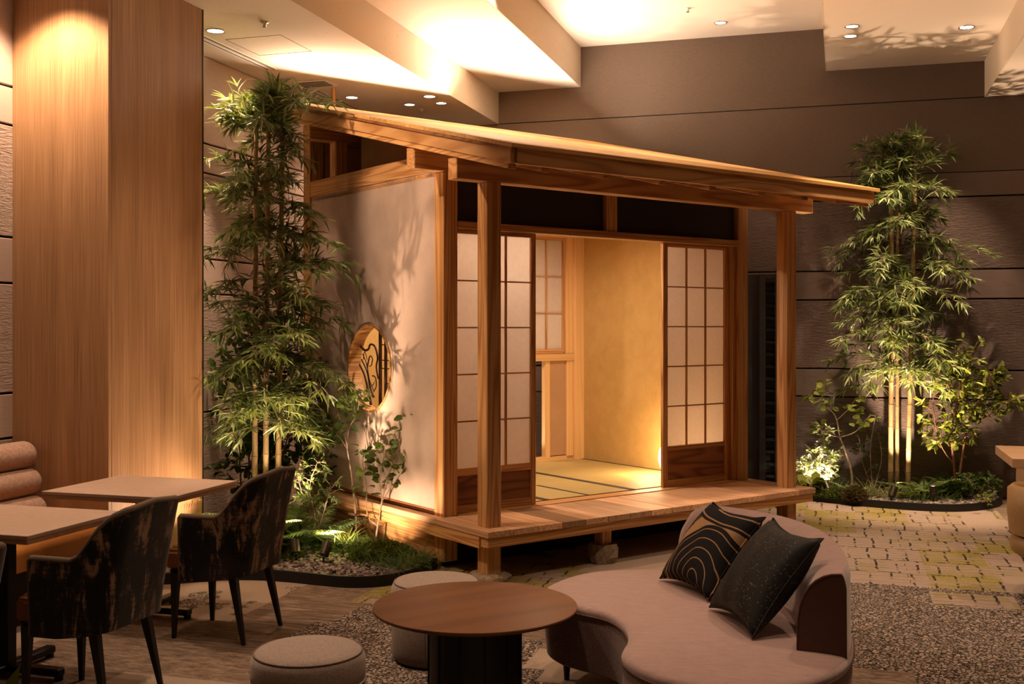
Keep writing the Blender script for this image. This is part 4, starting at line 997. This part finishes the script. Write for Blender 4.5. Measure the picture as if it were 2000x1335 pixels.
def chair(loc, rz, label):
    t = tag(empty('dining_chair', loc, rz), label, 'chair', 'dining chairs with patterned shells')
    # local frame: the sitter faces -x
    path = []; r = .10; hw = .235; xf, xb = -.135, .215
    for k in range(9): path.append((xf+(xb-r-xf)*k/8, -hw))
    for k in range(1, 9): a = -math.pi/2+math.pi/2*k/8; path.append((xb-r+r*math.cos(a), -hw+r+r*math.sin(a)))
    for k in range(1, 9): path.append((xb, -hw+r+(2*hw-2*r)*k/8))
    for k in range(1, 9): a = math.pi/2*k/8; path.append((xb-r+r*math.cos(a), hw-r+r*math.sin(a)))
    for k in range(1, 9): path.append((xb-r-(xb-r-xf)*k/8, hw))
    m_ = len(path); mid = (m_-1)/2
    def topz(i):
        x, y = path[i]; s = min(1, max(0, (x-.055)/.155)); s = s*s*(3-2*s); edge = abs(i-mid)/mid
        return .635+.205*s + (.02*(1-min(1, abs(y)/hw)) if x > xb-.01 else 0)
    rows = 9
    def surf(i, j, off):
        x, y = path[i]; zt = topz(i); z0 = .315 + .03*max(0, (x)/.2)
        z = z0+(zt-z0)*j/rows
        lean = .085*((z-.315)/.53)**1.3*max(0, min(1, (x-0.0)/.2)) ; flare = .012*(z-.315)/.5
        a = path[max(i-1, 0)]; b = path[min(i+1, m_-1)]; tx, ty = b[0]-a[0], b[1]-a[1]; l_ = math.hypot(tx, ty); nx, ny = ty/l_, -tx/l_
        return (x+lean+nx*(off+flare), y+ny*(off+flare), z)
    rings = []
    for i in range(m_):
        rings.append([surf(i, j, .0) for j in range(rows+1)]+[surf(i, j, -.034) for j in range(rows, -1, -1)])
    sh = B().loft(rings).build('shell', 'chair_cloth', t); smooth_angle(sh, 50)
    ed = [Vector(surf(0, j, -.017)) for j in range(0, rows+1)]+[Vector(surf(i, rows, -.017))+Vector((0, 0, .002)) for i in range(m_)]+[Vector(surf(m_-1, j, -.017)) for j in range(rows, -1, -1)]
    B().tube(ed, .0175, 8).build('edge_piping', 'chair_edge', t, smooth=True)
    sx0, sx1 = -.245, .17
    st = B()
    prof = [(0, .36), (.0, .45), (.012, .468), (.035, .478)]
    rings = []
    for inset, z in prof:
        c = [(sx0+inset, -.195+inset), (sx1-inset, -.195+inset), (sx1-inset, .195-inset), (sx0+inset, .195-inset)]
        rings.append([(x, y, z) for x, y in c])
    st.loft(rings).build('seat', 'chair_leather', t, bevel=.012, seg=2)
    for x, y, dx, dy in ((-.20, -.17, -.005, -.01), (-.20, .17, -.005, .01), (.13, -.17, .075, -.02), (.13, .17, .075, .02)):
        B().hexa([(x+dx-.010, y+dy-.010, 0), (x+dx+.010, y+dy-.010, 0), (x+dx+.010, y+dy+.010, 0), (x+dx-.010, y+dy+.010, 0)],
                 [(x-.022, y-.02, .36), (x+.022, y-.02, .36), (x+.022, y+.02, .36), (x-.022, y+.02, .36)]).build('leg', 'black', t, bevel=.003)
    box('seat_frame', 'black', (-.21, .16, -.19, .19, .335, .36), t, .004)
    return t
chair((-3.085, 5.085, 0), 0.0, 'dark patterned dining chair in front of the bamboo bed')
chair((-3.095, 4.02, 0), 0.0, 'dark patterned dining chair with its back beside the front table')
chair((-3.055, 2.93, 0), 0.0, 'dark patterned dining chair cut off by the picture edge')
bn = tag(empty('bench', (-4.52, 0, 0)), 'orange leather bench with ribbed roll backrest along the side wall', 'bench')
y0b, y1b = 1.6, 5.53
rings = []
for k in range(10):
    a_ = math.pi/2*k/9; ins = .045*(1-math.cos(a_)); z = .385+.045*math.sin(a_)
    if k == 0: rings.append([(-.33, y0b, .30), (.352, y0b, .30), (.352, y1b, .30), (-.33, y1b, .30)])
    rings.append([(-.33+ins, y0b+ins, z), (.352-ins, y0b+ins, z), (.352-ins, y1b-ins, z), (-.33+ins, y1b-ins, z)])
smooth_angle(B().loft(rings).build('seat_cushion', 'seat_leather', bn), 35)
box('plinth', 'dark_skirt', (-.33, .30, y0b+.02, y1b-.01, 0, .299), bn, .002)
for k, (x, z, r) in enumerate(((-.13, .515, .085), (-.165, .675, .085), (-.20, .835, .085))):
    pr = []
    for a in [2*math.pi*q/20 for q in range(20)]: pr.append((x+r*1.05*math.cos(a), z+r*.98*math.sin(a)))
    rings = []
    for yy, s in ((1.7, .6), (1.72, 1.0), (5.47, 1.0), (5.49, .96), (5.505, .85), (5.51, .6)):
        rings.append([(x+(px-x)*s, yy, z+(pz-z)*s) for px, pz in pr])
    B().loft(rings).build('roll_cushion', 'roll_fabric', bn, smooth=True)

# ------------------------------------------------------------------ lounge
def pouf(x, y, label, rz):
    t = tag(empty('pouf', (x, y, 0), rz), label, 'pouf', 'round fabric poufs'); r = .215
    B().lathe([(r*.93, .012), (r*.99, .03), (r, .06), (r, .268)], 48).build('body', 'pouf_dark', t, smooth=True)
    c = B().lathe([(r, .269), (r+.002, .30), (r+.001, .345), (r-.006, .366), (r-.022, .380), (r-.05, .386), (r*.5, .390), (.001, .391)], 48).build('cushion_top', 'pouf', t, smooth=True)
    ring = [(r*1.004*math.cos(2*math.pi*k/48), r*1.004*math.sin(2*math.pi*k/48), .268) for k in range(49)]
    B().tube(ring, .0035, 6, False).build('piping', 'piping', t, smooth=True)
    ring = [((r-.012)*math.cos(2*math.pi*k/48), (r-.012)*math.sin(2*math.pi*k/48), .374) for k in range(49)]
    B().tube(ring, .003, 6, False).build('top_seam', 'pouf_dark', t, smooth=True)
    for a in (.3, .3+2*math.pi/3, .3+4*math.pi/3):
        B().tube([((r+.0005)*math.cos(a), (r+.0005)*math.sin(a), z) for z in (.03, .15, .268)], .0022, 5).build('seam', 'pouf_dark', t)
    B().lathe([(.19, 0), (.19, .012)], 32).build('base', 'black', t)
pouf(-1.935, 3.76, 'grey fabric pouf at the bottom edge in front of the coffee table', -1.0)
pouf(-1.875, 4.975, 'grey fabric pouf half hidden behind the coffee table', -1.75)
ct = tag(empty('coffee_table', (-1.452, 4.313, 0)), 'round walnut coffee table on a black drum base', 'table')
tp = B().lathe([(.40, .428), (.422, .437), (.425, .444), (.424, .449), (.420, .45), (.001, .45)], 72).build('table_top', 'walnut', ct); smooth_angle(tp, 30)
tp.rotation_euler = (0, 0, .9)
dr = B().lathe([(.195, .0), (.195, .428)], 48).build('drum_base', 'black', ct); smooth_angle(dr, 30)
B().lathe([(.235, .0), (.235, .012), (.23, .015)], 48).build('foot_ring', 'black', ct)
for a in range(12):
    an = 2*math.pi*a/12; B().tube([(.196*math.cos(an), .196*math.sin(an), .016), (.196*math.cos(an), .196*math.sin(an), .425)], .004, 6).build('rib', 'black_steel', ct)

sofa = tag(empty('sofa', (0, 0, 0)), 'curved dusty pink velvet sofa with low wraparound backrest', 'sofa')
outline = [(-1.285, 4.85), (-1.262, 4.72), (-1.185, 4.60), (-1.06, 4.525), (-.925, 4.455), (-.838, 4.335), (-.787, 4.197), (-.771, 4.085), (-.769, 3.985), (-.755, 3.91), (-.718, 3.835), (-.655, 3.755), (-.56, 3.685), (-.44, 3.645),
           (-.29, 3.66), (-.14, 3.75), (-.03, 3.90), (.03, 4.08), (.05, 4.30), (.03, 4.58), (-.07, 4.86), (-.25, 5.13), (-.48, 5.32), (-.72, 5.405), (-.90, 5.345), (-1.05, 5.275), (-1.165, 5.18), (-1.245, 5.03)]
oc = [Vector((p[0], p[1])) for p in [q.to_2d() for q in catmull([(*p, 0) for p in outline], 6, True)]]
def offset_loop(loop, d):
    n_ = len(loop); out = []
    for i in range(n_):
        t_ = (loop[(i+1) % n_]-loop[i-1]).normalized(); out.append(loop[i]+Vector((t_.y, -t_.x))*d)
    return out
def ring_at(d, z): return [(p.x, p.y, z) for p in offset_loop(oc, d)]
area = sum(oc[i].x*oc[(i+1) % len(oc)].y-oc[(i+1) % len(oc)].x*oc[i].y for i in range(len(oc)))
sg = -1 if area > 0 else 1     # inward offset sign
B().loft([ring_at(sg*.035, .135), ring_at(sg*.012, .15), ring_at(sg*.004, .25), ring_at(sg*.004, .385)]).build('seat_base', 'velvet_side', sofa, smooth=False)
stp = B().loft([ring_at(sg*.002, .385), ring_at(0, .40), ring_at(sg*.006, .413), ring_at(sg*.02, .42), ring_at(sg*.06, .424), ring_at(sg*.12, .426)]).build('seat_top', 'velvet', sofa); smooth_angle(stp, 60)
smooth_angle(sofa.children[0], 50)
pr = [Vector(p) for p in ring_at(-sg*.001, .386)]; pr.append(pr[0])
B().tube(pr, .004, 6, False).build('piping', 'velvet_end', sofa, smooth=True)
spine = catmull([(-.063, 4.112, 0), (-.045, 4.33, 0), (-.088, 4.62, 0), (-.17, 4.87, 0), (-.32, 5.09, 0), (-.53, 5.25, 0), (-.755, 5.325, 0)], 6)
rings = []; ms = len(spine)
for i, p in enumerate(spine):
    t_ = (spine[min(i+1, ms-1)]-spine[max(i-1, 0)]).normalized(); nn = Vector((t_.y, -t_.x, 0))   # points outwards (+x side)
    s = i/(ms-1); top = .715+.03*math.sin(s*math.pi*.7); th_ = .086
    taper = 1.0 if s < .9 else math.sqrt(max(0.02, 1-((s-.9)/.1)**2*.96))
    pts = []
    for k in range(17):
        a = math.pi*k/16; q = math.cos(a)
        lift = math.sin(a)**.75 if math.sin(a) > 0 else 0
        if k == 0 or k == 16: z = .30
        elif k <= 8: z = .43+(top-.43)*lift**.8
        else: z = (top-.07)+.07*lift
        off = -th_+(th_+.066)*(1-q) if k <= 8 else .066+(th_-.066)*(k-8)/8
        pts.append((p+nn*off*taper, z))
    zt = .30
    ring = [(v_.x, v_.y, .42+(z-.42)*(taper if z > .42 else 1)) for v_, z in pts]
    rings.append(ring)
bk = B().loft(rings).build('backrest', 'velvet', sofa); smooth_angle(bk, 50)
e0 = rings[0]; tdir = (spine[0]-spine[1]).normalized()
B().loft([[(x+tdir.x*o_, y+tdir.y*o_, z) for x, y, z in e0] for o_ in (.0005, .006)]).build('backrest_end', 'velvet_end', sofa)
B().tube([Vector(q)+tdir*.004 for q in e0], .0045, 6).build('end_piping', 'velvet_end', sofa, smooth=True)
for x, y in ((-1.19, 4.84), (-.78, 5.2), (-.62, 3.85), (-.12, 4.0), (-.08, 4.75)):
    B().lathe([(.012, 0), (.022, .15)], 14, (x, y)).build('leg', 'black', sofa)
def arc_mat():
    m, nt = new_mat('black_tan_arcs'); tc = N(nt, 'ShaderNodeTexCoord'); sp = N(nt, 'ShaderNodeSeparateXYZ'); L(nt, tc.outputs['Object'], sp.inputs[0]); X, Y = sp.outputs[0], sp.outputs[1]
    def dist(cx_, cy_, sx=1.0, sy=1.0):
        a = math_n(nt, 'MULTIPLY', math_n(nt, 'SUBTRACT', X, cx_), sx); b = math_n(nt, 'MULTIPLY', math_n(nt, 'SUBTRACT', Y, cy_), sy)
        return math_n(nt, 'SQRT', math_n(nt, 'ADD', math_n(nt, 'POWER', a, 2), math_n(nt, 'POWER', b, 2)))
    def lines(d, period, wdt): return math_n(nt, 'LESS_THAN', math_n(nt, 'FRACT', math_n(nt, 'DIVIDE', d, period)), wdt)
    d1 = dist(.085, -.19, 1.0, .85); in1 = math_n(nt, 'LESS_THAN', d1, .232)
    d2 = dist(.07, .27, .50, 1.0); in2 = math_n(nt, 'LESS_THAN', d2, .185)
    d3 = math_n(nt, 'ADD', X, .28); in3 = math_n(nt, 'LESS_THAN', math_n(nt, 'MULTIPLY_ADD', Y, -.18, X), -.125)
    tan1 = lines(d1, .042, .10); tan2 = lines(d2, .055, .12); tan3 = lines(math_n(nt, 'ADD', d3, math_n(nt, 'MULTIPLY', Y, .25)), .03, .12)
    black = mixc(nt, in1, mixc(nt, in2, mixc(nt, in3, (0.0, 0.0, 0.0), math_n(nt, 'SUBTRACT', 1.0, tan3)), math_n(nt, 'SUBTRACT', 1.0, tan2)), math_n(nt, 'SUBTRACT', 1.0, tan1))
    g_ = noise(nt, tc.outputs['Object'], 180, 3)
    tan = ramp(nt, g_, [(0.3, (0.26, 0.15, 0.07)), (0.7, (0.36, 0.22, 0.115))])
    c = mixc(nt, black, tan, (0.014, 0.013, 0.015)); finish(nt, c, 0.9, g_, .3, .003, spec=.1); return m
M['arcs'] = arc_mat()
def sequin():
    m, nt = new_mat('black_sequins'); vo = N(nt, 'ShaderNodeTexVoronoi'); vo.inputs['Scale'].default_value = 240; tc = N(nt, 'ShaderNodeTexCoord'); L(nt, tc.outputs['Object'], vo.inputs['Vector'])
    patch = noise(nt, tc.outputs['Object'], 7, 3)
    f = math_n(nt, 'MULTIPLY', math_n(nt, 'GREATER_THAN', N_sep(nt, vo.outputs['Color']), .955), ramp(nt, patch, [(.42, (0, 0, 0)), (.6, (1, 1, 1))]))
    c = mixc(nt, f, (0.004, 0.004, 0.0045), (0.14, 0.135, 0.13))  # scattered lighter flecks paint the sparkle into the black
    r_ = math_n(nt, 'MULTIPLY_ADD', f, -.45, .65)
    p = finish(nt, c, .6, N_sep(nt, vo.outputs['Color']), .7, .004, spec=.4); L(nt, r_, p.inputs['Roughness']); return m
def N_sep(nt, col):
    s = N(nt, 'ShaderNodeSeparateColor'); L(nt, col, s.inputs[0]); return s.outputs[0]
M['sequin'] = sequin()
def cushion(corner, e, tilt_deg, size, mat_, label, roll=0.0):
    """corner: lower left corner on the seat; e: unit vector along the lower edge; leans back against the sofa"""
    e = Vector((e[0], e[1], 0)).normalized(); nb_ = Vector((-e.y, e.x, 0)); a = math.radians(tilt_deg)
    up = (nb_*math.cos(a)+Vector((0, 0, 1))*math.sin(a)).normalized(); nf = e.cross(up)
    n_ = 22; verts = []; faces = []; h = size/2; idx = {}
    for side in (1, -1):
        for i in range(n_+1):
            for j in range(n_+1):
                x, y = -1+2*i/n_, -1+2*j/n_
                if side == -1 and (i in (0, n_) or j in (0, n_)): idx[(side, i, j)] = idx[(1, i, j)]; continue
                puff = ((1-x**2)*(1-y**2))**.42 if abs(x) < 1 and abs(y) < 1 else 0
                pin = 1-.13*(1-y*y)*abs(x)**3; pin2 = 1-.16*(1-x*x)*abs(y)**3
                wr = .004*math.sin(9*x+3*y)*puff
                idx[(side, i, j)] = len(verts); verts.append((x*h*pin, y*h*pin2, side*(.09*puff+wr)))
    for side in (1, -1):
        for i in range(n_):
            for j in range(n_):
                q = [idx[(side, i, j)], idx[(side, i+1, j)], idx[(side, i+1, j+1)], idx[(side, i, j+1)]]
                faces.append(tuple(q if side == 1 else q[::-1]))
    t = tag(empty('cushion'), label, 'cushion', 'sofa cushions')
    ctr = Vector(corner)+e*h+up*h
    t.matrix_world = Matrix.Translation(ctr) @ Matrix((e, up, nf)).transposed().to_4x4() @ Matrix.Rotation(roll, 4, 'Z')
    B().add(verts, faces).build('cover', mat_, t, smooth=True)
    rim = [Vector(verts[idx[(1, i, 0)]]) for i in range(n_+1)]+[Vector(verts[idx[(1, n_, j)]]) for j in range(1, n_+1)]+[Vector(verts[idx[(1, i, n_)]]) for i in range(n_-1, -1, -1)]+[Vector(verts[idx[(1, 0, j)]]) for j in range(n_-1, -1, -1)]
    B().tube(rim, .004, 5, False).build('seam', mat_, t, smooth=True)
    return t
cushion((-.80, 5.065, .438), (.60, -.80), 50, .44, 'arcs', 'black cushion with tan concentric arcs on the pink sofa')
cushion((-.52, 4.60, .438), (.45, -.893), 52, .46, 'sequin', 'glittering all-black cushion on the pink sofa')
# right edge of the picture
rt = tag(empty('side_table', (1.11, 8.42, 0)), 'thick oak table entering at the picture edge', 'table')
box('table_top', 'oak', (0, 1.6, -.42, .42, .66, .725), rt, .004)
box('apron', 'oak', (.10, 1.5, -.30, -.26, .59, .659), rt, .002); box('apron', 'oak', (.10, 1.5, .26, .30, .59, .659), rt, .002)
for x in (.13, 1.35): box('leg_panel', 'oak', (x, x+.09, -.34, .34, 0, .659), rt, .003)
ac = tag(empty('armchair', (1.27, 7.10, 0), .15), 'olive tan armchair cut off at the picture edge', 'armchair'); ac.scale = (1, 1, .84)
pth = [];
for k in range(25):
    a = math.radians(70+220*k/24); pth.append((.30*math.cos(a), .30*math.sin(a)))
rings = []
for i, (x, y) in enumerate(pth):
    l_ = math.hypot(x, y); nx, ny = x/l_, y/l_; s = abs(i-12)/12; zt = .80-.12*s**3
    rings.append([(x, y, .46), (x+nx*.012, y+ny*.012, .60), (x+nx*.01, y+ny*.01, zt-.03), (x-nx*.02, y-ny*.02, zt), (x-nx*.05, y-ny*.05, zt-.03), (x-nx*.05, y-ny*.05, .46)])
smooth_angle(B().loft(rings).build('backrest', 'ivory_leather', ac), 60)
B().lathe([(.25, .30), (.29, .33), (.30, .40), (.285, .44), (.2, .46), (.001, .465)], 40).build('seat', 'ivory_leather', ac, smooth=True)
B().lathe([(.22, .24), (.24, .30)], 32).build('seat_frame', 'black', ac)
for a in (45, 135, 225, 315):
    x, y = .19*math.cos(math.radians(a)), .19*math.sin(math.radians(a)); B().tube([(x, y, .26), (x*1.25, y*1.25, 0)], [.02, .012], 10).build('leg', 'black', ac)
# dark louvred screen behind the veranda end
sc_ = tag(empty('louvred_screen', (-.76, 11.06, 0)), 'dark louvred screen standing behind the veranda end', 'screen')
box('panel', 'dark_panel', (-.16, .15, .021, .03, 0, 2.13), sc_, .002); box('post', 'dark_panel', (.0, .06, -.03, .02, 0, 2.13), sc_, .002); box('post', 'dark_panel', (.15, .22, -.03, .02, 0, 2.13), sc_, .002)
for k in range(17): B().hexa([(.062, -.03, .12+k*.12), (.148, -.03, .12+k*.12), (.148, .02, .16+k*.12), (.062, .02, .16+k*.12)], [(.062, -.03, .13+k*.12), (.148, -.03, .13+k*.12), (.148, .02, .17+k*.12), (.062, .02, .17+k*.12)]).build('slat', 'black_steel', sc_)
# potted plant whose leaf tip enters the lower left corner
pp = tag(empty('potted_plant', (-1.125, 1.18, 0)), 'potted plant whose green leaf tip enters at the lower corner', 'plant')
B().lathe([(.10, 0), (.15, .02), (.18, .42), (.165, .42), (.16, .38), (.001, .38)], 32).build('pot', 'pouf_dark', pp, smooth=False)
B().tube(catmull([(0, 0, .38), (.01, 0, .7), (0, .01, .98)], 5), .008, 8).build('stem', 'bark', pp)
lp = []; 
for k, (d, l_) in enumerate((((.16, .10, .8), .24), ((-.6, .3, .4), .24), ((.1, -.7, .4), .22), ((-.2, -.5, .6), .2), ((-.3, .6, .5), .22))):
    link('leaf', leaves_mesh('leaf', [(0, .01, .91-.04*k)], [d], [(-.1, -1, .35)] if k == 0 else [(0, 0, 1)], [l_], [.10], .1, .2), 'round_leaf', pp)
# ------------------------------------------------------------------ lamps of the place
lt = tag(empty('floor_lantern', tw(2.67, 1.085, .3535)), 'egg-shaped glowing paper lantern on the tatami', 'lamp')
B().lathe([(.05, 0), (.085, .05), (.105, .12), (.10, .19), (.075, .25), (.03, .28)], 32).build('shade', 'glow_lantern', lt, smooth=True)
lamp('lantern_light', 'POINT', (-.16, -.10, .2), 24, (1.0, .64, .33), radius=.14, parent=lt)
def room_light(u, v, e, c, lb):
    p = tw(u, v, 2.618); t = tag(empty('downlight', p), lb, 'downlight', 'downlights inside the tea house')
    B().lathe([(.04, -.004), (.04, 0)], 20).build('lens', 'glow', t); lamp('downlight_beam', 'SPOT', (0, 0, -.02), e, c, (0, 0, -1), 172, .4, .06, parent=t)
room_light(.75, 1.35, 165, SOFT, 'downlight in the tea room ceiling near the round window')
room_light(1.75, 1.2, 30, WARM, 'downlight in the tea room ceiling near the open doorway')
# light bar behind the roof ridge that washes the stepped ceiling
for i, u_ in enumerate((.62, 2.25)):
    ub_ = tag(empty('ridge_uplight', tw(u_, VR+.03, zr(VR)+.140), TA), ('front' if i == 0 else 'rear')+' slim light bar along the roof ridge', 'light bar', 'light bars along the roof ridge')
    box('housing', 'bronze', (-.75, .75, -.008, .03, -.03, .008), ub_, .002)
    box('lens', 'glow_soft', (-.74, .74, -.004, .004, .008, .0095), ub_, 0)
    d = bpy.data.lights.new('bar_light', 'AREA'); d.shape = 'RECTANGLE'; d.size = 1.4; d.size_y = .02; d.energy = BAR*(1.0, 1.7)[i]; d.color = SOFT; d.spread = math.radians(178)
    o = bpy.data.objects.new('bar_light', d); COL.objects.link(o); o.parent = ub_; o.location = (0, -.002, .016); o.rotation_euler = (math.radians(48)-math.pi, 0, 0)
downlight(-2.35, 7.9, ZH, .05, 'added downlight high above the tea house roof', 170, 100, SOFT)  # lamp out of view, added to brighten the roof boards
downlight(.95, 8.85, ZM, .05, 'added downlight aimed at the ferns by the back wall', 330, 34, WARM, target=(-.22, 1.62, -4.0))  # lamp out of view, added to lift the low plants in the bed
downlight(-1.35, 9.1, ZH, .05, 'added downlight high above the rear end of the tea house roof', 130, 66, SOFT)  # second unseen lamp, added for the dimmer half of the roof
downlight(-3.85, 5.75, ZL, .05, 'adjustable downlight before the side bed aimed at the roof edge', 170, 62, WARM, target=(1.25, 1.25, -1.15))
pz_ = tw(2.02, 2.92, 0.05); aim_ = tw(2.15, 2.48, 1.7)
spotlight(tuple(pz_), tuple(aim_), 'garden spotlight behind the tea house aimed at its rear window', 45, 100, SOFT)
# unseen downlights added over lounge and tables to light the foreground
for i, (x, y, z, e, cn) in enumerate(((-1.6, 4.4, ZH, 50, 36), (-.6, 4.35, ZH, 210, 34), (-1.5, 3.4, ZH, 130, 60), (-3.2, 4.2, ZM, 85, 90), (-3.0, 5.7, ZM, 80, 80), (.6, 6.2, ZM, 150, 85), (.6, 8.4, ZM, 260, 75), (2.4, 7.2, ZL, 150, 95), (-4.45, 5.20, ZL, 190, 110), (.6, 4.0, ZM, 90, 70))):
    downlight(x, y, z, .05, ['added downlight over the coffee table', 'added downlight over the sofa', 'added downlight in front of the camera position', 'added downlight over the dining chairs', 'added downlight before the side bed', 'added downlight over the lounge carpet', 'added downlight over the stone-patterned carpet', 'added downlight over the oak table', 'downlight over the bench', 'added downlight over the lounge edge'][i], e, cn)
